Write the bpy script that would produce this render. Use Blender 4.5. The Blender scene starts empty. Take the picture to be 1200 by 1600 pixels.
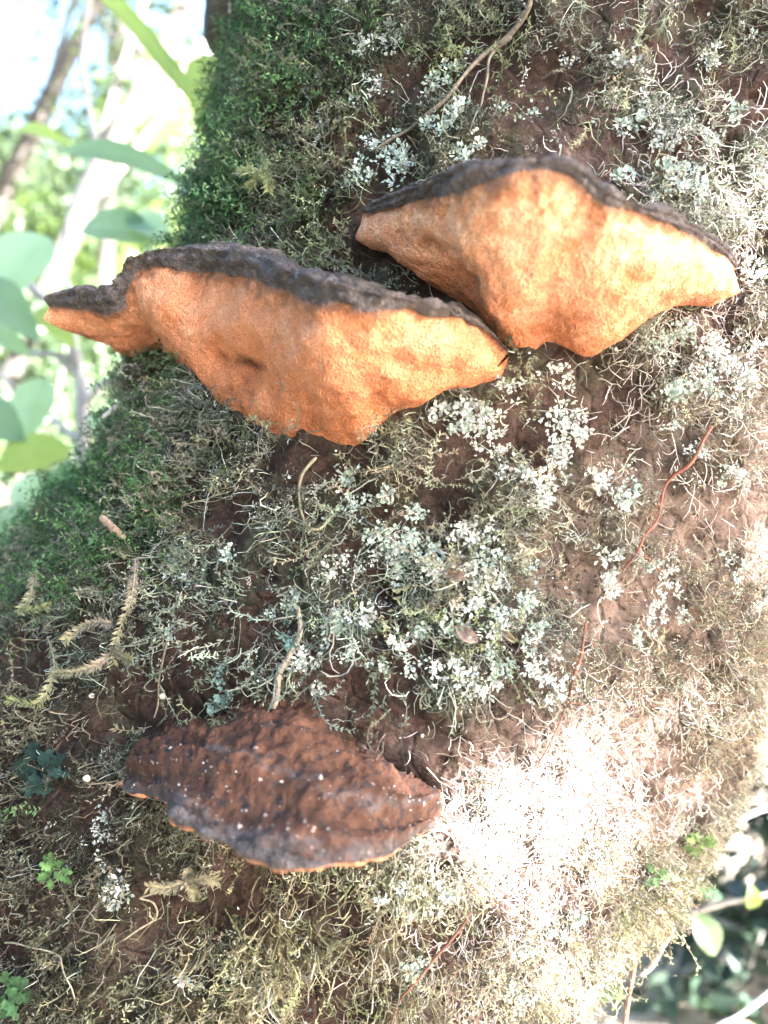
import bpy, math, random
import numpy as np
from mathutils import Vector
from mathutils.bvhtree import BVHTree

SC = bpy.context.scene
COL = SC.collection
rng = np.random.default_rng(7)
random.seed(7)

# ------------------------------------------------------------------ camera, sky, sun, exposure
CAM = np.array([0.0, 0.0, 1.3])
F = 1287.0                      # photo focal length in photo pixels (1200 x 1600)
cd = bpy.data.cameras.new('camera')
cam = bpy.data.objects.new('camera', cd)
COL.objects.link(cam)
cam.location = CAM
cam.rotation_euler = (math.radians(90), 0, 0)
cd.sensor_fit = 'HORIZONTAL'
cd.sensor_width = 36.0
cd.lens = 18.0 / (600.0 / F)
cd.clip_start = 0.02
cd.clip_end = 500
cd.dof.use_dof = True
cd.dof.focus_distance = 0.50
cd.dof.aperture_fstop = 5.4
SC.camera = cam

SUN_AZ, SUN_EL = math.radians(60), math.radians(21)     # to the right of straight behind the camera
SUN = np.array([math.cos(SUN_EL) * math.sin(SUN_AZ), -math.cos(SUN_EL) * math.cos(SUN_AZ), math.sin(SUN_EL)])
world = bpy.data.worlds.new('World')
SC.world = world
world.use_nodes = True
wn = world.node_tree
sky = wn.nodes.new('ShaderNodeTexSky')
sky.sky_type = 'NISHITA'
sky.sun_disc = False
sky.sun_elevation = SUN_EL
sky.sun_rotation = math.atan2(SUN[0], SUN[1])
sky.air_density = 1.0
sky.dust_density = 3.0
sky.ozone_density = 2.2
wn.links.new(sky.outputs['Color'], wn.nodes['Background'].inputs['Color'])
wn.nodes['Background'].inputs['Strength'].default_value = 0.05
sd = bpy.data.lights.new('sun', 'SUN')
sd.energy = 5.0
sd.angle = math.radians(0.6)
sd.color = (1.0, 0.985, 0.97)
sun = bpy.data.objects.new('sun', sd)
COL.objects.link(sun)
sun.rotation_euler = Vector(SUN).to_track_quat('Z', 'Y').to_euler()
sun.location = (3, -3, 5)
vs = SC.view_settings
vs.view_transform = 'Standard'
vs.look = 'None'
vs.exposure = 4.95
vs.gamma = 1.0
vs.use_curve_mapping = False
SC.cycles.max_bounces = 6
SC.cycles.diffuse_bounces = 3
SC.cycles.transmission_bounces = 3
SC.cycles.use_denoising = True

# ------------------------------------------------------------------ helpers
def lin(r, g, b):
    f = lambda c: (c / 255 / 12.92) if c / 255 <= 0.04045 else ((c / 255 + 0.055) / 1.055) ** 2.4
    return (f(r), f(g), f(b))

def px(x, y, d):
    """world point seen at photo position x, y and at depth d in front of the lens"""
    return np.array([(x - 600) / F * d, d, CAM[2] + (800 - y) / F * d])

def unit(v):
    return v / np.maximum(np.linalg.norm(v, axis=-1, keepdims=True), 1e-12)

def hash3(ix, iy, iz):
    h = (ix * 374761393 + iy * 668265263 + iz * 2147483647) & 0xFFFFFFFF
    h = ((h ^ (h >> 13)) * 1274126177) & 0xFFFFFFFF
    h = (h ^ (h >> 16)) & 0xFFFFFFFF
    return h / 4294967295.0

def vnoise(p, s, seed=0):
    q = np.asarray(p, float) * s + 1000.0 + seed * 17.31
    i = np.floor(q).astype(np.int64)
    f = q - i
    f = f * f * (3 - 2 * f)
    out = 0
    for a in (0, 1):
        wa = f[..., 0] if a else 1 - f[..., 0]
        for b in (0, 1):
            wb = f[..., 1] if b else 1 - f[..., 1]
            for c in (0, 1):
                wc = f[..., 2] if c else 1 - f[..., 2]
                out = out + wa * wb * wc * hash3(i[..., 0] + a, i[..., 1] + b, i[..., 2] + c)
    return out * 2 - 1

def fbm(p, s, o=4, seed=0):
    t, a = 0, 1.0
    for k in range(o):
        t = t + a * vnoise(p, s * 2 ** k, seed + k)
        a *= 0.5
    return t

def sstep(a, b, x):
    t = np.clip((x - a) / (b - a), 0, 1)
    return t * t * (3 - 2 * t)

def mesh_np(name, V, faces, mat, parent=None, col=None, smooth=True, attrs=None, loc=None):
    """faces: list of int arrays (m,k)"""
    V = np.asarray(V, np.float32).reshape(-1, 3)
    me = bpy.data.meshes.new(name)
    me.vertices.add(len(V))
    me.vertices.foreach_set('co', V.ravel())
    loops = np.concatenate([f.ravel() for f in faces]).astype(np.int32)
    tot = np.concatenate([np.full(len(f), f.shape[1], np.int32) for f in faces])
    start = np.concatenate([[0], np.cumsum(tot)[:-1]]).astype(np.int32)
    me.loops.add(len(loops))
    me.loops.foreach_set('vertex_index', loops)
    me.polygons.add(len(tot))
    me.polygons.foreach_set('loop_start', start)
    me.polygons.foreach_set('loop_total', tot)
    if smooth:
        me.polygons.foreach_set('use_smooth', np.ones(len(tot), bool))
    if col is not None:
        ca = me.color_attributes.new('Col', 'FLOAT_COLOR', 'POINT')
        c4 = np.ones((len(V), 4), np.float32)
        c4[:, :3] = np.asarray(col).reshape(-1, 3)
        ca.data.foreach_set('color', c4.ravel())
    for k, v in (attrs or {}).items():
        at = me.attributes.new(k, 'FLOAT', 'POINT')
        at.data.foreach_set('value', np.asarray(v, np.float32).ravel())
    me.update()
    me.validate()
    me.materials.append(mat)
    o = bpy.data.objects.new(name, me)
    COL.objects.link(o)
    if parent is not None:
        o.parent = parent
        o.matrix_parent_inverse = parent.matrix_world.inverted() if parent.location.length == 0 else \
            __import__('mathutils').Matrix.Translation(-parent.location)
    return o

def grid_faces(nu, nv, wrap=False):
    i, j = np.meshgrid(np.arange(nu if wrap else nu - 1), np.arange(nv - 1), indexing='ij')
    i2 = (i + 1) % nu
    return np.stack([i * nv + j, i2 * nv + j, i2 * nv + j + 1, i * nv + j + 1], -1).reshape(-1, 4)

def empty(name, loc):
    o = bpy.data.objects.new(name, None)
    COL.objects.link(o)
    o.location = Vector([float(c) for c in loc])
    o.empty_display_size = 0.02
    return o

def tag(o, label, cat, group=None, kind=None):
    o['label'] = label
    o['category'] = cat
    if group: o['group'] = group
    if kind: o['kind'] = kind
    return o

# ------------------------------------------------------------------ materials
class NT:
    def __init__(self, name):
        self.m = bpy.data.materials.new(name)
        self.m.use_nodes = True
        self.t = self.m.node_tree
        self.b = self.t.nodes['Principled BSDF']
        self.out = self.t.nodes['Material Output']
        self.b.inputs['Roughness'].default_value = 0.9
        self.b.inputs['Specular IOR Level'].default_value = 0.2
        self.tc = self.t.nodes.new('ShaderNodeTexCoord')
    def n(self, typ, **kw):
        x = self.t.nodes.new(typ)
        for k, v in kw.items(): setattr(x, k, v)
        return x
    def l(self, a, b): self.t.links.new(a, b)
    def noise(self, scale, detail=4, rough=0.6, co=None):
        x = self.n('ShaderNodeTexNoise')
        x.inputs['Scale'].default_value = scale
        x.inputs['Detail'].default_value = detail
        x.inputs['Roughness'].default_value = rough
        self.l(co or self.tc.outputs['Object'], x.inputs['Vector'])
        return x.outputs['Fac']
    def vor(self, scale, feature='F1'):
        x = self.n('ShaderNodeTexVoronoi', feature=feature)
        x.inputs['Scale'].default_value = scale
        self.l(self.tc.outputs['Object'], x.inputs['Vector'])
        return x.outputs['Distance']
    def ramp(self, fac, stops):
        r = self.n('ShaderNodeValToRGB')
        e = r.color_ramp.elements
        while len(e) < len(stops): e.new(0.5)
        for k, (p, c) in enumerate(stops):
            e[k].position = p
            e[k].color = (*c, 1) if len(c) == 3 else c
        self.l(fac, r.inputs['Fac'])
        return r.outputs['Color']
    def mix(self, fac, a, b, blend='MIX'):
        x = self.n('ShaderNodeMix', data_type='RGBA', blend_type=blend)
        for s, v in ((x.inputs['Factor'], fac), (x.inputs['A'], a), (x.inputs['B'], b)):
            if hasattr(v, 'is_linked') or hasattr(v, 'links'): self.l(v, s)
            elif isinstance(v, (int, float)): s.default_value = v
            else: s.default_value = (*v, 1)
        return x.outputs['Result']
    def math(self, op, a, b=0.0, c=None):
        x = self.n('ShaderNodeMath', operation=op)
        for k, v in enumerate((a, b) if c is None else (a, b, c)):
            if hasattr(v, 'links'): self.l(v, x.inputs[k])
            else: x.inputs[k].default_value = v
        return x.outputs[0]
    def attr(self, name):
        x = self.n('ShaderNodeAttribute', attribute_name=name)
        return x
    def bump(self, h, dist, strength=1.0):
        b = self.n('ShaderNodeBump')
        b.inputs['Strength'].default_value = strength
        b.inputs['Distance'].default_value = dist
        self.l(h, b.inputs['Height'])
        self.l(b.outputs['Normal'], self.b.inputs['Normal'])
    def color(self, c): 
        if hasattr(c, 'links'): self.l(c, self.b.inputs['Base Color'])
        else: self.b.inputs['Base Color'].default_value = (*c, 1)

def mat_bark(name, c_dark, c_mid, c_pale, s=1.0, film=False):
    t = NT(name)
    a = t.ramp(t.noise(14 * s, 6, 0.65), [(0.30, c_dark), (0.52, c_mid), (0.75, c_pale)])
    f = t.ramp(t.noise(160 * s, 5, 0.7), [(0.32, (0.45, 0.42, 0.4)), (0.68, (1.25, 1.2, 1.15))])
    a = t.mix(0.85, a, f, 'MULTIPLY')
    g = t.ramp(t.noise(33 * s, 4, 0.6), [(0.54, (0, 0, 0)), (0.66, (0.6, 0.6, 0.6))])
    a = t.mix(g, a, (0.085, 0.085, 0.055))
    if film:
        fc = t.mix(0.9, t.attr('Col').outputs['Color'], f, 'MULTIPLY')
        fw = t.math('ADD', t.attr('film').outputs['Fac'], t.math('MULTIPLY', t.math('SUBTRACT', t.noise(210, 5, 0.75), 0.5), 1.7))
        a = t.mix(t.ramp(fw, [(0.48, (0, 0, 0)), (0.6, (0.8, 0.8, 0.8))]), a, fc)
    t.color(a)
    h = t.math('ADD', t.noise(220 * s, 6, 0.7), t.math('MULTIPLY', t.noise(60 * s, 4), 1.4))
    cr = t.ramp(t.vor(48 * s, 'DISTANCE_TO_EDGE'), [(0.0, (0, 0, 0)), (0.10, (1, 1, 1))])
    h = t.math('ADD', h, t.math('MULTIPLY', cr, 0.55))
    t.bump(h, 0.007 / s, 1.0)
    return t.m

def mat_strand(name, trans=0.25, rough=0.85):
    t = NT(name)
    a = t.mix(1.0, t.attr('Col').outputs['Color'], (0.98, 1.0, 1.12), 'MULTIPLY')
    f = t.ramp(t.noise(420, 3, 0.6), [(0.3, (0.62, 0.62, 0.6)), (0.7, (1.25, 1.25, 1.2))])
    c = t.mix(1.0, a, f, 'MULTIPLY')
    t.color(c)
    t.b.inputs['Roughness'].default_value = rough
    if trans > 0:
        tr = t.n('ShaderNodeBsdfTranslucent')
        t.l(c, tr.inputs['Color'])
        ms = t.n('ShaderNodeMixShader')
        ms.inputs[0].default_value = trans
        t.l(t.b.outputs[0], ms.inputs[1]); t.l(tr.outputs[0], ms.inputs[2])
        t.l(ms.outputs[0], t.out.inputs['Surface'])
    return t.m

def mat_leaf(name, c1, c2, trans=0.4, spec=0.4, rough=0.45):
    t = NT(name)
    c = t.ramp(t.noise(9, 3), [(0.35, c1), (0.65, c2)])
    c = t.mix(t.math('MULTIPLY', t.noise(120, 4), 0.35), c, (c1[0] * .5, c1[1] * .5, c1[2] * .5))
    t.color(c)
    t.b.inputs['Roughness'].default_value = rough
    t.b.inputs['Specular IOR Level'].default_value = spec
    tr = t.n('ShaderNodeBsdfTranslucent')
    c2_ = t.mix(0.5, c, (c2[0] * 1.5, c2[1] * 1.6, c2[2] * .8))
    t.l(c2_, tr.inputs['Color'])
    ms = t.n('ShaderNodeMixShader')
    ms.inputs[0].default_value = trans
    t.l(t.b.outputs[0], ms.inputs[1]); t.l(tr.outputs[0], ms.inputs[2])
    t.l(ms.outputs[0], t.out.inputs['Surface'])
    return t.m

M = {}
M['bark'] = mat_bark('reddish_bark', (0.028, 0.019, 0.017), (0.068, 0.042, 0.037), (0.15, 0.108, 0.10), 1.0, True)
M['grey_bark'] = mat_bark('grey_bark', (0.05, 0.047, 0.045), (0.10, 0.094, 0.09), (0.18, 0.17, 0.165), 0.4)
M['knot_bark'] = mat_bark('dark_bark', (0.04, 0.032, 0.025), (0.085, 0.07, 0.05), (0.16, 0.14, 0.11), 1.2)
M['strand'] = mat_strand('moss_strands', 0.22)
M['moss'] = mat_strand('green_moss_fronds', 0.3)
M['lichen'] = mat_strand('lichen_lobes', 0.12)
M['stem'] = mat_strand('plant_stems', 0.0, 0.6)

# fungus underside / margin: attribute 'dark' blends orange pores into the dark crust
def mat_pore(name, pale, pale_w=0.75):
    t = NT(name)
    d = t.attr('dark').outputs['Fac']
    q = t.attr('out').outputs['Fac']
    m = t.n('ShaderNodeMapping'); m.inputs['Scale'].default_value = (1, 1, 1)
    mot = t.noise(60, 7, 0.72)
    fine = t.noise(700, 3, 0.7)
    base = t.ramp(t.math('ADD', t.math('MULTIPLY', mot, 0.9), t.math('MULTIPLY', fine, 0.22)),
                  [(0.36, (0.27, 0.075, 0.033)), (0.56, (0.60, 0.21, 0.10)), (0.8, (0.84, 0.43, 0.27))])
    pal = t.ramp(t.noise(45, 5, 0.7), [(0.34, (0.62, 0.245, 0.125)), (0.64, pale)])
    base = t.mix(t.math('MULTIPLY', q, pale_w), base, pal)
    por = t.vor(720)
    bw = t.math('ADD', t.math('MULTIPLY', q, 26.0), t.math('MULTIPLY', t.noise(30, 3), 7.0))
    bw = t.math('MULTIPLY', t.math('ADD', t.math('SINE', bw), 1.0), 0.10)
    base = t.mix(bw, base, (0.42, 0.13, 0.05))
    base = t.mix(t.ramp(por, [(0.12, (0.8, 0.8, 0.8)), (0.5, (0, 0, 0))]), base, (0.34, 0.12, 0.05))
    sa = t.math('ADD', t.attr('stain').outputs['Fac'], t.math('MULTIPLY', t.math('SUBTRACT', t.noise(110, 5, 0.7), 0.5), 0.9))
    base = t.mix(t.ramp(sa, [(0.35, (0, 0, 0)), (0.75, (0.9, 0.9, 0.9))]), base, (0.085, 0.03, 0.016))  # darkens the pores at real marks and where shade is painted in
    st = t.ramp(t.noise(120, 4, 0.6), [(0.60, (0, 0, 0)), (0.74, (0.7, 0.7, 0.7))])
    base = t.mix(st, base, (0.30, 0.10, 0.035))
    crust = t.ramp(t.noise(130, 7, 0.78), [(0.3, (0.028, 0.024, 0.025)), (0.47, (0.072, 0.062, 0.066)), (0.6, (0.13, 0.112, 0.118)), (0.74, (0.38, 0.34, 0.32))])
    e = t.math('ADD', d, t.math('MULTIPLY', t.math('SUBTRACT', t.noise(110, 5), 0.5), 0.9))
    w = t.ramp(e, [(0.30, (0, 0, 0)), (0.72, (1, 1, 1))])
    ring = t.ramp(e, [(0.2, (0, 0, 0)), (0.42, (0.75, 0.75, 0.75)), (0.6, (0.75,) * 3)])
    c = t.mix(ring, base, (0.36, 0.13, 0.05))
    c = t.mix(w, c, crust)
    t.color(c)
    t.b.inputs['Roughness'].default_value = 0.8
    h = t.math('ADD', t.math('MULTIPLY', por, 0.8), t.math('MULTIPLY', t.noise(260, 5, 0.7), 1.3))
    t.bump(h, 0.0024, 0.9)
    return t.m
M['pore_a'] = mat_pore('orange_pores', (0.87, 0.49, 0.33), 0.65)
M['pore_b'] = mat_pore('pale_orange_pores', (0.93, 0.68, 0.50), 0.85)

def mat_crust(name, rusty):
    t = NT(name)
    z = t.attr('zone').outputs['Fac']
    n1 = t.noise(60, 6, 0.7)
    if rusty:
        c = t.ramp(n1, [(0.3, (0.032, 0.018, 0.015)), (0.5, (0.095, 0.045, 0.032)), (0.72, (0.18, 0.09, 0.06))])
        g = t.ramp(t.noise(120, 5, 0.7), [(0.3, (0.04, 0.032, 0.034)), (0.7, (0.17, 0.135, 0.135))])
        e = t.math('ADD', z, t.math('MULTIPLY', t.math('SUBTRACT', t.noise(85, 6, 0.75), 0.5), 1.5))
        c = t.mix(t.ramp(e, [(0.42, (0, 0, 0)), (0.62, (1, 1, 1))]), c, g)
        sp = t.ramp(t.noise(150, 3, 0.6), [(0.56, (0, 0, 0)), (0.62, (0.85, 0.85, 0.85))])
        c = t.mix(sp, c, (0.035, 0.03, 0.034))
    else:
        c = t.ramp(n1, [(0.3, (0.03, 0.026, 0.027)), (0.5, (0.075, 0.06, 0.058)), (0.7, (0.24, 0.18, 0.14))])
    t.color(c)
    t.b.inputs['Roughness'].default_value = 0.75
    t.bump(t.math('ADD', t.noise(240, 6, 0.75), t.math('MULTIPLY', t.noise(90, 5, 0.7), 2.0)), 0.004, 0.9)
    return t.m
M['crust'] = mat_crust('dark_crust', False)
M['rust'] = mat_crust('rusty_crust', True)

# ------------------------------------------------------------------ the leaning trunk
TILT = math.radians(22)
AX = np.array([math.sin(TILT), 0, math.cos(TILT)])
E1 = np.array([math.cos(TILT), 0, -math.sin(TILT)])
E2 = np.array([0, -1.0, 0])
A0 = np.array([0.047, 0.81, 1.281])
LH = [-1.6, -0.9, -0.5, -0.30, -0.167, -0.09, -0.045, -0.008, 0.06, 0.127, 0.344, 0.8, 3.0]
LR = [0.62, 0.50, 0.42, 0.38, 0.340, 0.315, 0.298, 0.292, 0.293, 0.297, 0.309, 0.31, 0.25]
RH = [-1.6, -0.9, -0.5, -0.329, -0.215, -0.139, -0.053, 0.1, 0.344, 0.8, 3.0]
RR = [0.42, 0.30, 0.22, 0.224, 0.276, 0.314, 0.333, 0.335, 0.33, 0.33, 0.25]
FH = [-1.6, -0.9, -0.5, 0.0, 0.5, 3.0]
FR = [0.46, 0.36, 0.335, 0.33, 0.33, 0.25]

def trunk_radius(h, th):
    l = np.interp(h, LH, LR); r = np.interp(h, RH, RR); f = np.interp(h, FH, FR)
    wl = sstep(math.radians(15), math.radians(75), -th) * sstep(math.radians(178), math.radians(120), -th)
    wr = sstep(math.radians(15), math.radians(75), th) * sstep(math.radians(178), math.radians(120), th)
    return f * (1 - wl - wr) + l * wl + r * wr

thf = np.radians(np.linspace(-112, 112, 440))
thb = np.radians(np.linspace(112, 248, 60)[1:-1])
TH = np.concatenate([thf, thb])
hv = np.linspace(-0.58, 0.58, 430)
H = np.concatenate([np.linspace(-1.55, -0.58, 70)[:-1], hv, np.linspace(0.58, 4.2, 70)[1:]])
TT, HH = np.meshgrid(TH, H, indexing='ij')
TW = np.where(TT > math.pi, TT - 2 * math.pi, TT)
RAD = trunk_radius(HH, TW)
DIR = np.sin(TW)[..., None] * E1 + np.cos(TW)[..., None] * E2
P0 = A0 + AX * HH[..., None] + DIR * RAD[..., None]
disp = 0.010 * fbm(P0, 9, 3, 3) + 0.0045 * fbm(P0, 38, 4, 9) + 0.002 * np.abs(fbm(P0 * np.array([1, 1, 0.5]), 150, 3, 20))
disp = disp + 0.0045 * (0.5 - np.abs(fbm(P0 * np.array([1, 1, 0.7]), 42, 4, 61))) + 0.002 * (0.5 - np.abs(fbm(P0, 120, 3, 66)))
disp = disp * sstep(3.0, 0.0, np.abs(HH) * 0.9 + 0.0) + 0.012 * fbm(P0, 4, 2, 31) * sstep(0.5, 1.2, np.abs(HH))
def project(P):
    d = np.maximum(P[..., 1], 0.05)
    return 600 + P[..., 0] / d * F, 800 - (P[..., 2] - CAM[2]) / d * F
QX, QY = project(P0)
front = np.cos(TW) > -0.2
def blob(X, Y, cx, cy, rx, ry=None, rot=0.0):
    ry = ry or rx
    c, s = math.cos(rot), math.sin(rot)
    dx, dy = X - cx, Y - cy
    return np.exp(-(((dx * c + dy * s) / rx) ** 2 + ((-dx * s + dy * c) / ry) ** 2))
BARE = [(250, 1020, 120, 75, .9), (330, 990, 80, 60, .8), (190, 1090, 70, 60, .9), (640, 120, 60, 45, .7), (590, 190, 45, 40, .8), (780, 70, 70, 60, .7),
        (880, 130, 60, 70, .7), (1000, 60, 80, 50, .7), (930, 210, 50, 50, .7), (900, 600, 45, 60, .8), (970, 690, 45, 55, .9), (900, 800, 50, 50, .8),
        (840, 640, 30, 70, .8), (450, 740, 60, 60, .8), (575, 730, 25, 50, .8), (520, 740, 30, 40, .6), (960, 940, 55, 45, .8), (700, 720, 50, 30, .5),
        (600, 930, 30, 40, .9), (680, 1020, 35, 30, .8), (440, 370, 60, 25, .7), (860, 850, 40, 60, .6), (1180, 130, 50, 60, .9), (1180, 700, 50, 80, .6),
        (840, 1260, 120, 70, .6), (720, 1290, 60, 50, .6), (640, 1130, 70, 45, .75), (560, 1110, 60, 45, .6), (1010, 1240, 70, 60, .7), (1020, 1050, 70, 60, .5),
        (840, 1130, 80, 40, .4), (110, 1130, 60, 50, .7), (60, 1270, 60, 60, .6), (130, 1240, 50, 40, .6), (110, 1420, 60, 40, .6), (220, 1490, 50, 40, .7), (60, 1400, 40, 40, .5), (180, 1560, 60, 30, .6), (700, 1480, 70, 60, .6), (300, 1440, 40, 30, .7), (330, 1520, 40, 30, .6), (540, 240, 30, 30, .5),
        (620, 400, 80, 40, .8), (560, 640, 40, 40, .3)]
def bare(X, Y):
    b = np.zeros_like(X)
    for (cx, cy, rx, ry, a) in BARE:
        b = np.maximum(b, a * blob(X, Y, cx, cy, rx * 1.15, ry * 1.15))
    return b

def lerp(a, b, t): return np.asarray(a) * (1 - t) + np.asarray(b) * t

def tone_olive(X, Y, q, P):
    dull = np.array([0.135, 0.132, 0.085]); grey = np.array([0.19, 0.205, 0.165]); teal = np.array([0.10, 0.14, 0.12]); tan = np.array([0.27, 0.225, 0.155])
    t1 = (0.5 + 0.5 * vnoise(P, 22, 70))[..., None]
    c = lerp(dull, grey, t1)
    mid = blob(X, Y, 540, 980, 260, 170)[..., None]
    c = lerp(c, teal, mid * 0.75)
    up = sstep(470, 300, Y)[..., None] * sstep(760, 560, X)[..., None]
    c = lerp(c, np.array([0.075, 0.088, 0.05]), up * 0.85)  # darkness of the shaded upper left put into the moss colour
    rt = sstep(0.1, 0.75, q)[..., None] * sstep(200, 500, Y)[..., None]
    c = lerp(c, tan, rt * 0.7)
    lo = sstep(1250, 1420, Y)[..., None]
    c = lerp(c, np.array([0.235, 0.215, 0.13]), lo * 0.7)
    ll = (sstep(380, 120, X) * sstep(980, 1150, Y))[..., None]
    c = lerp(c, np.array([0.062, 0.06, 0.045]), ll * 0.9)  # lower left shade painted into the moss colour
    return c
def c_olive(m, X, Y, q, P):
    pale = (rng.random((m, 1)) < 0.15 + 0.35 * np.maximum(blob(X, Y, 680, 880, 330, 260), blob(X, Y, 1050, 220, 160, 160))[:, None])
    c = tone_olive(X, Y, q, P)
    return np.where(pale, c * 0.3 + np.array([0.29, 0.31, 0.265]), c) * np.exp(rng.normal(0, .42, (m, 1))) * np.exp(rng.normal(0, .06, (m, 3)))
PITS = [(935, 570, 13), (965, 668, 11), (1040, 998, 13), (1115, 1050, 18), (1012, 1258, 8), (1018, 1240, 7), (1180, 155, 16),
        (600, 925, 20), (665, 1010, 15), (690, 1185, 14), (980, 710, 26), (1085, 845, 18), (430, 900, 16)]
for (cx, cy, r) in PITS:
    disp = disp - 0.010 * blob(QX, QY, cx, cy, r) * front
# raised ledges of bark by the lower bracket and in the sun patch
for (cx, cy, rx, ry, a) in [(670, 1195, 45, 40, 0.010), (700, 1320, 80, 35, 0.010), (840, 1260, 130, 70, 0.008), (780, 1150, 110, 40, 0.006), (1180, 140, 40, 60, 0.012)]:
    disp = disp + a * blob(QX, QY, cx, cy, rx, ry) * front
cov = sstep(0.30, 0.66, 0.5 + 0.5 * fbm(P0, 30, 3, 51)) * (1 - bare(QX, QY))
disp = disp + 0.011 * cov * front * (0.7 + 0.5 * vnoise(P0, 90, 44))
QQ = ((QX - 675) * 0.927 + (QY - 830) * 0.375) / 570
film = np.clip(0.15 + 0.75 * cov, 0, 1)
rside = sstep(0.10, 0.55, QQ + 0.15 * vnoise(P0, 12, 46)) * sstep(420, 620, QY)
film = np.maximum(film, 0.72 * rside)
filmc = tone_olive(QX, QY, QQ, P0) * 0.36
filmc = lerp(filmc, np.array([0.26, 0.195, 0.175]) * (1 + 0.35 * fbm(P0, 25, 3, 47))[..., None], rside[..., None] * (1 - 0.6 * cov)[..., None])
PT = P0 + DIR * disp[..., None]
nT, nH = PT.shape[:2]

tree = empty('mossy_tree', A0 + AX * -1.38)
tag(tree, 'big leaning tree trunk with reddish bark under moss, lichen and bracket fungi', 'tree')
mesh_np('trunk', PT, [grid_faces(nT, nH, True)], M['bark'], tree, filmc.reshape(-1, 3), attrs={'film': film})

bv_pts = PT[::2, ::2].reshape(-1, 3)
bf = grid_faces(PT[::2, ::2].shape[0], PT[::2, ::2].shape[1], True)
BVH = BVHTree.FromPolygons([tuple(v) for v in bv_pts.tolist()], bf.tolist())

def hit(x, y, miss=0.69):
    d = Vector(((x - 600) / F, 1.0, (800 - y) / F)).normalized()
    loc, nor, idx, dist = BVH.ray_cast(Vector(CAM), d)
    if loc is None:
        return px(x, y, miss), np.array([0, -1.0, 0]), False
    if nor.dot(d) > 0: nor = -nor
    return np.array(loc), np.array(nor), True

def to_trunk(p, drop=0.0):
    """from p straight towards the trunk's axis until the bark, then shifted along the trunk"""
    p = np.asarray(p)
    h = (p - A0) @ AX
    c = A0 + AX * h
    d = c - p
    L = np.linalg.norm(d)
    loc, nor, i, dist = BVH.ray_cast(Vector(p), Vector(d / L))
    q = np.array(loc) if loc is not None else c - d / L * 0.33
    return q + d / L * 0.012 + AX * drop

# ------------------------------------------------------------------ bracket fungi
def resample(P, n):
    P = np.asarray(P, float)
    t = np.linspace(0, len(P) - 1, n)
    i = np.clip(np.floor(t).astype(int), 0, len(P) - 2)
    f = (t - i)[:, None]
    a = P[np.clip(i - 1, 0, None)]; b = P[i]; c = P[i + 1]; d = P[np.clip(i + 2, None, len(P) - 1)]
    return b + 0.5 * f * (c - a + f * (2 * a - 5 * b + 4 * c - d + f * (3 * (b - c) + d - a)))

def grid_normals(G):
    du = np.gradient(G, axis=0); dv = np.gradient(G, axis=1)
    return unit(np.cross(du, dv))

def thin(B, T, f):
    B, T = np.asarray(B, float), np.asarray(T, float)
    return [tuple(b) for b in B + (T - B) * f]

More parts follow.
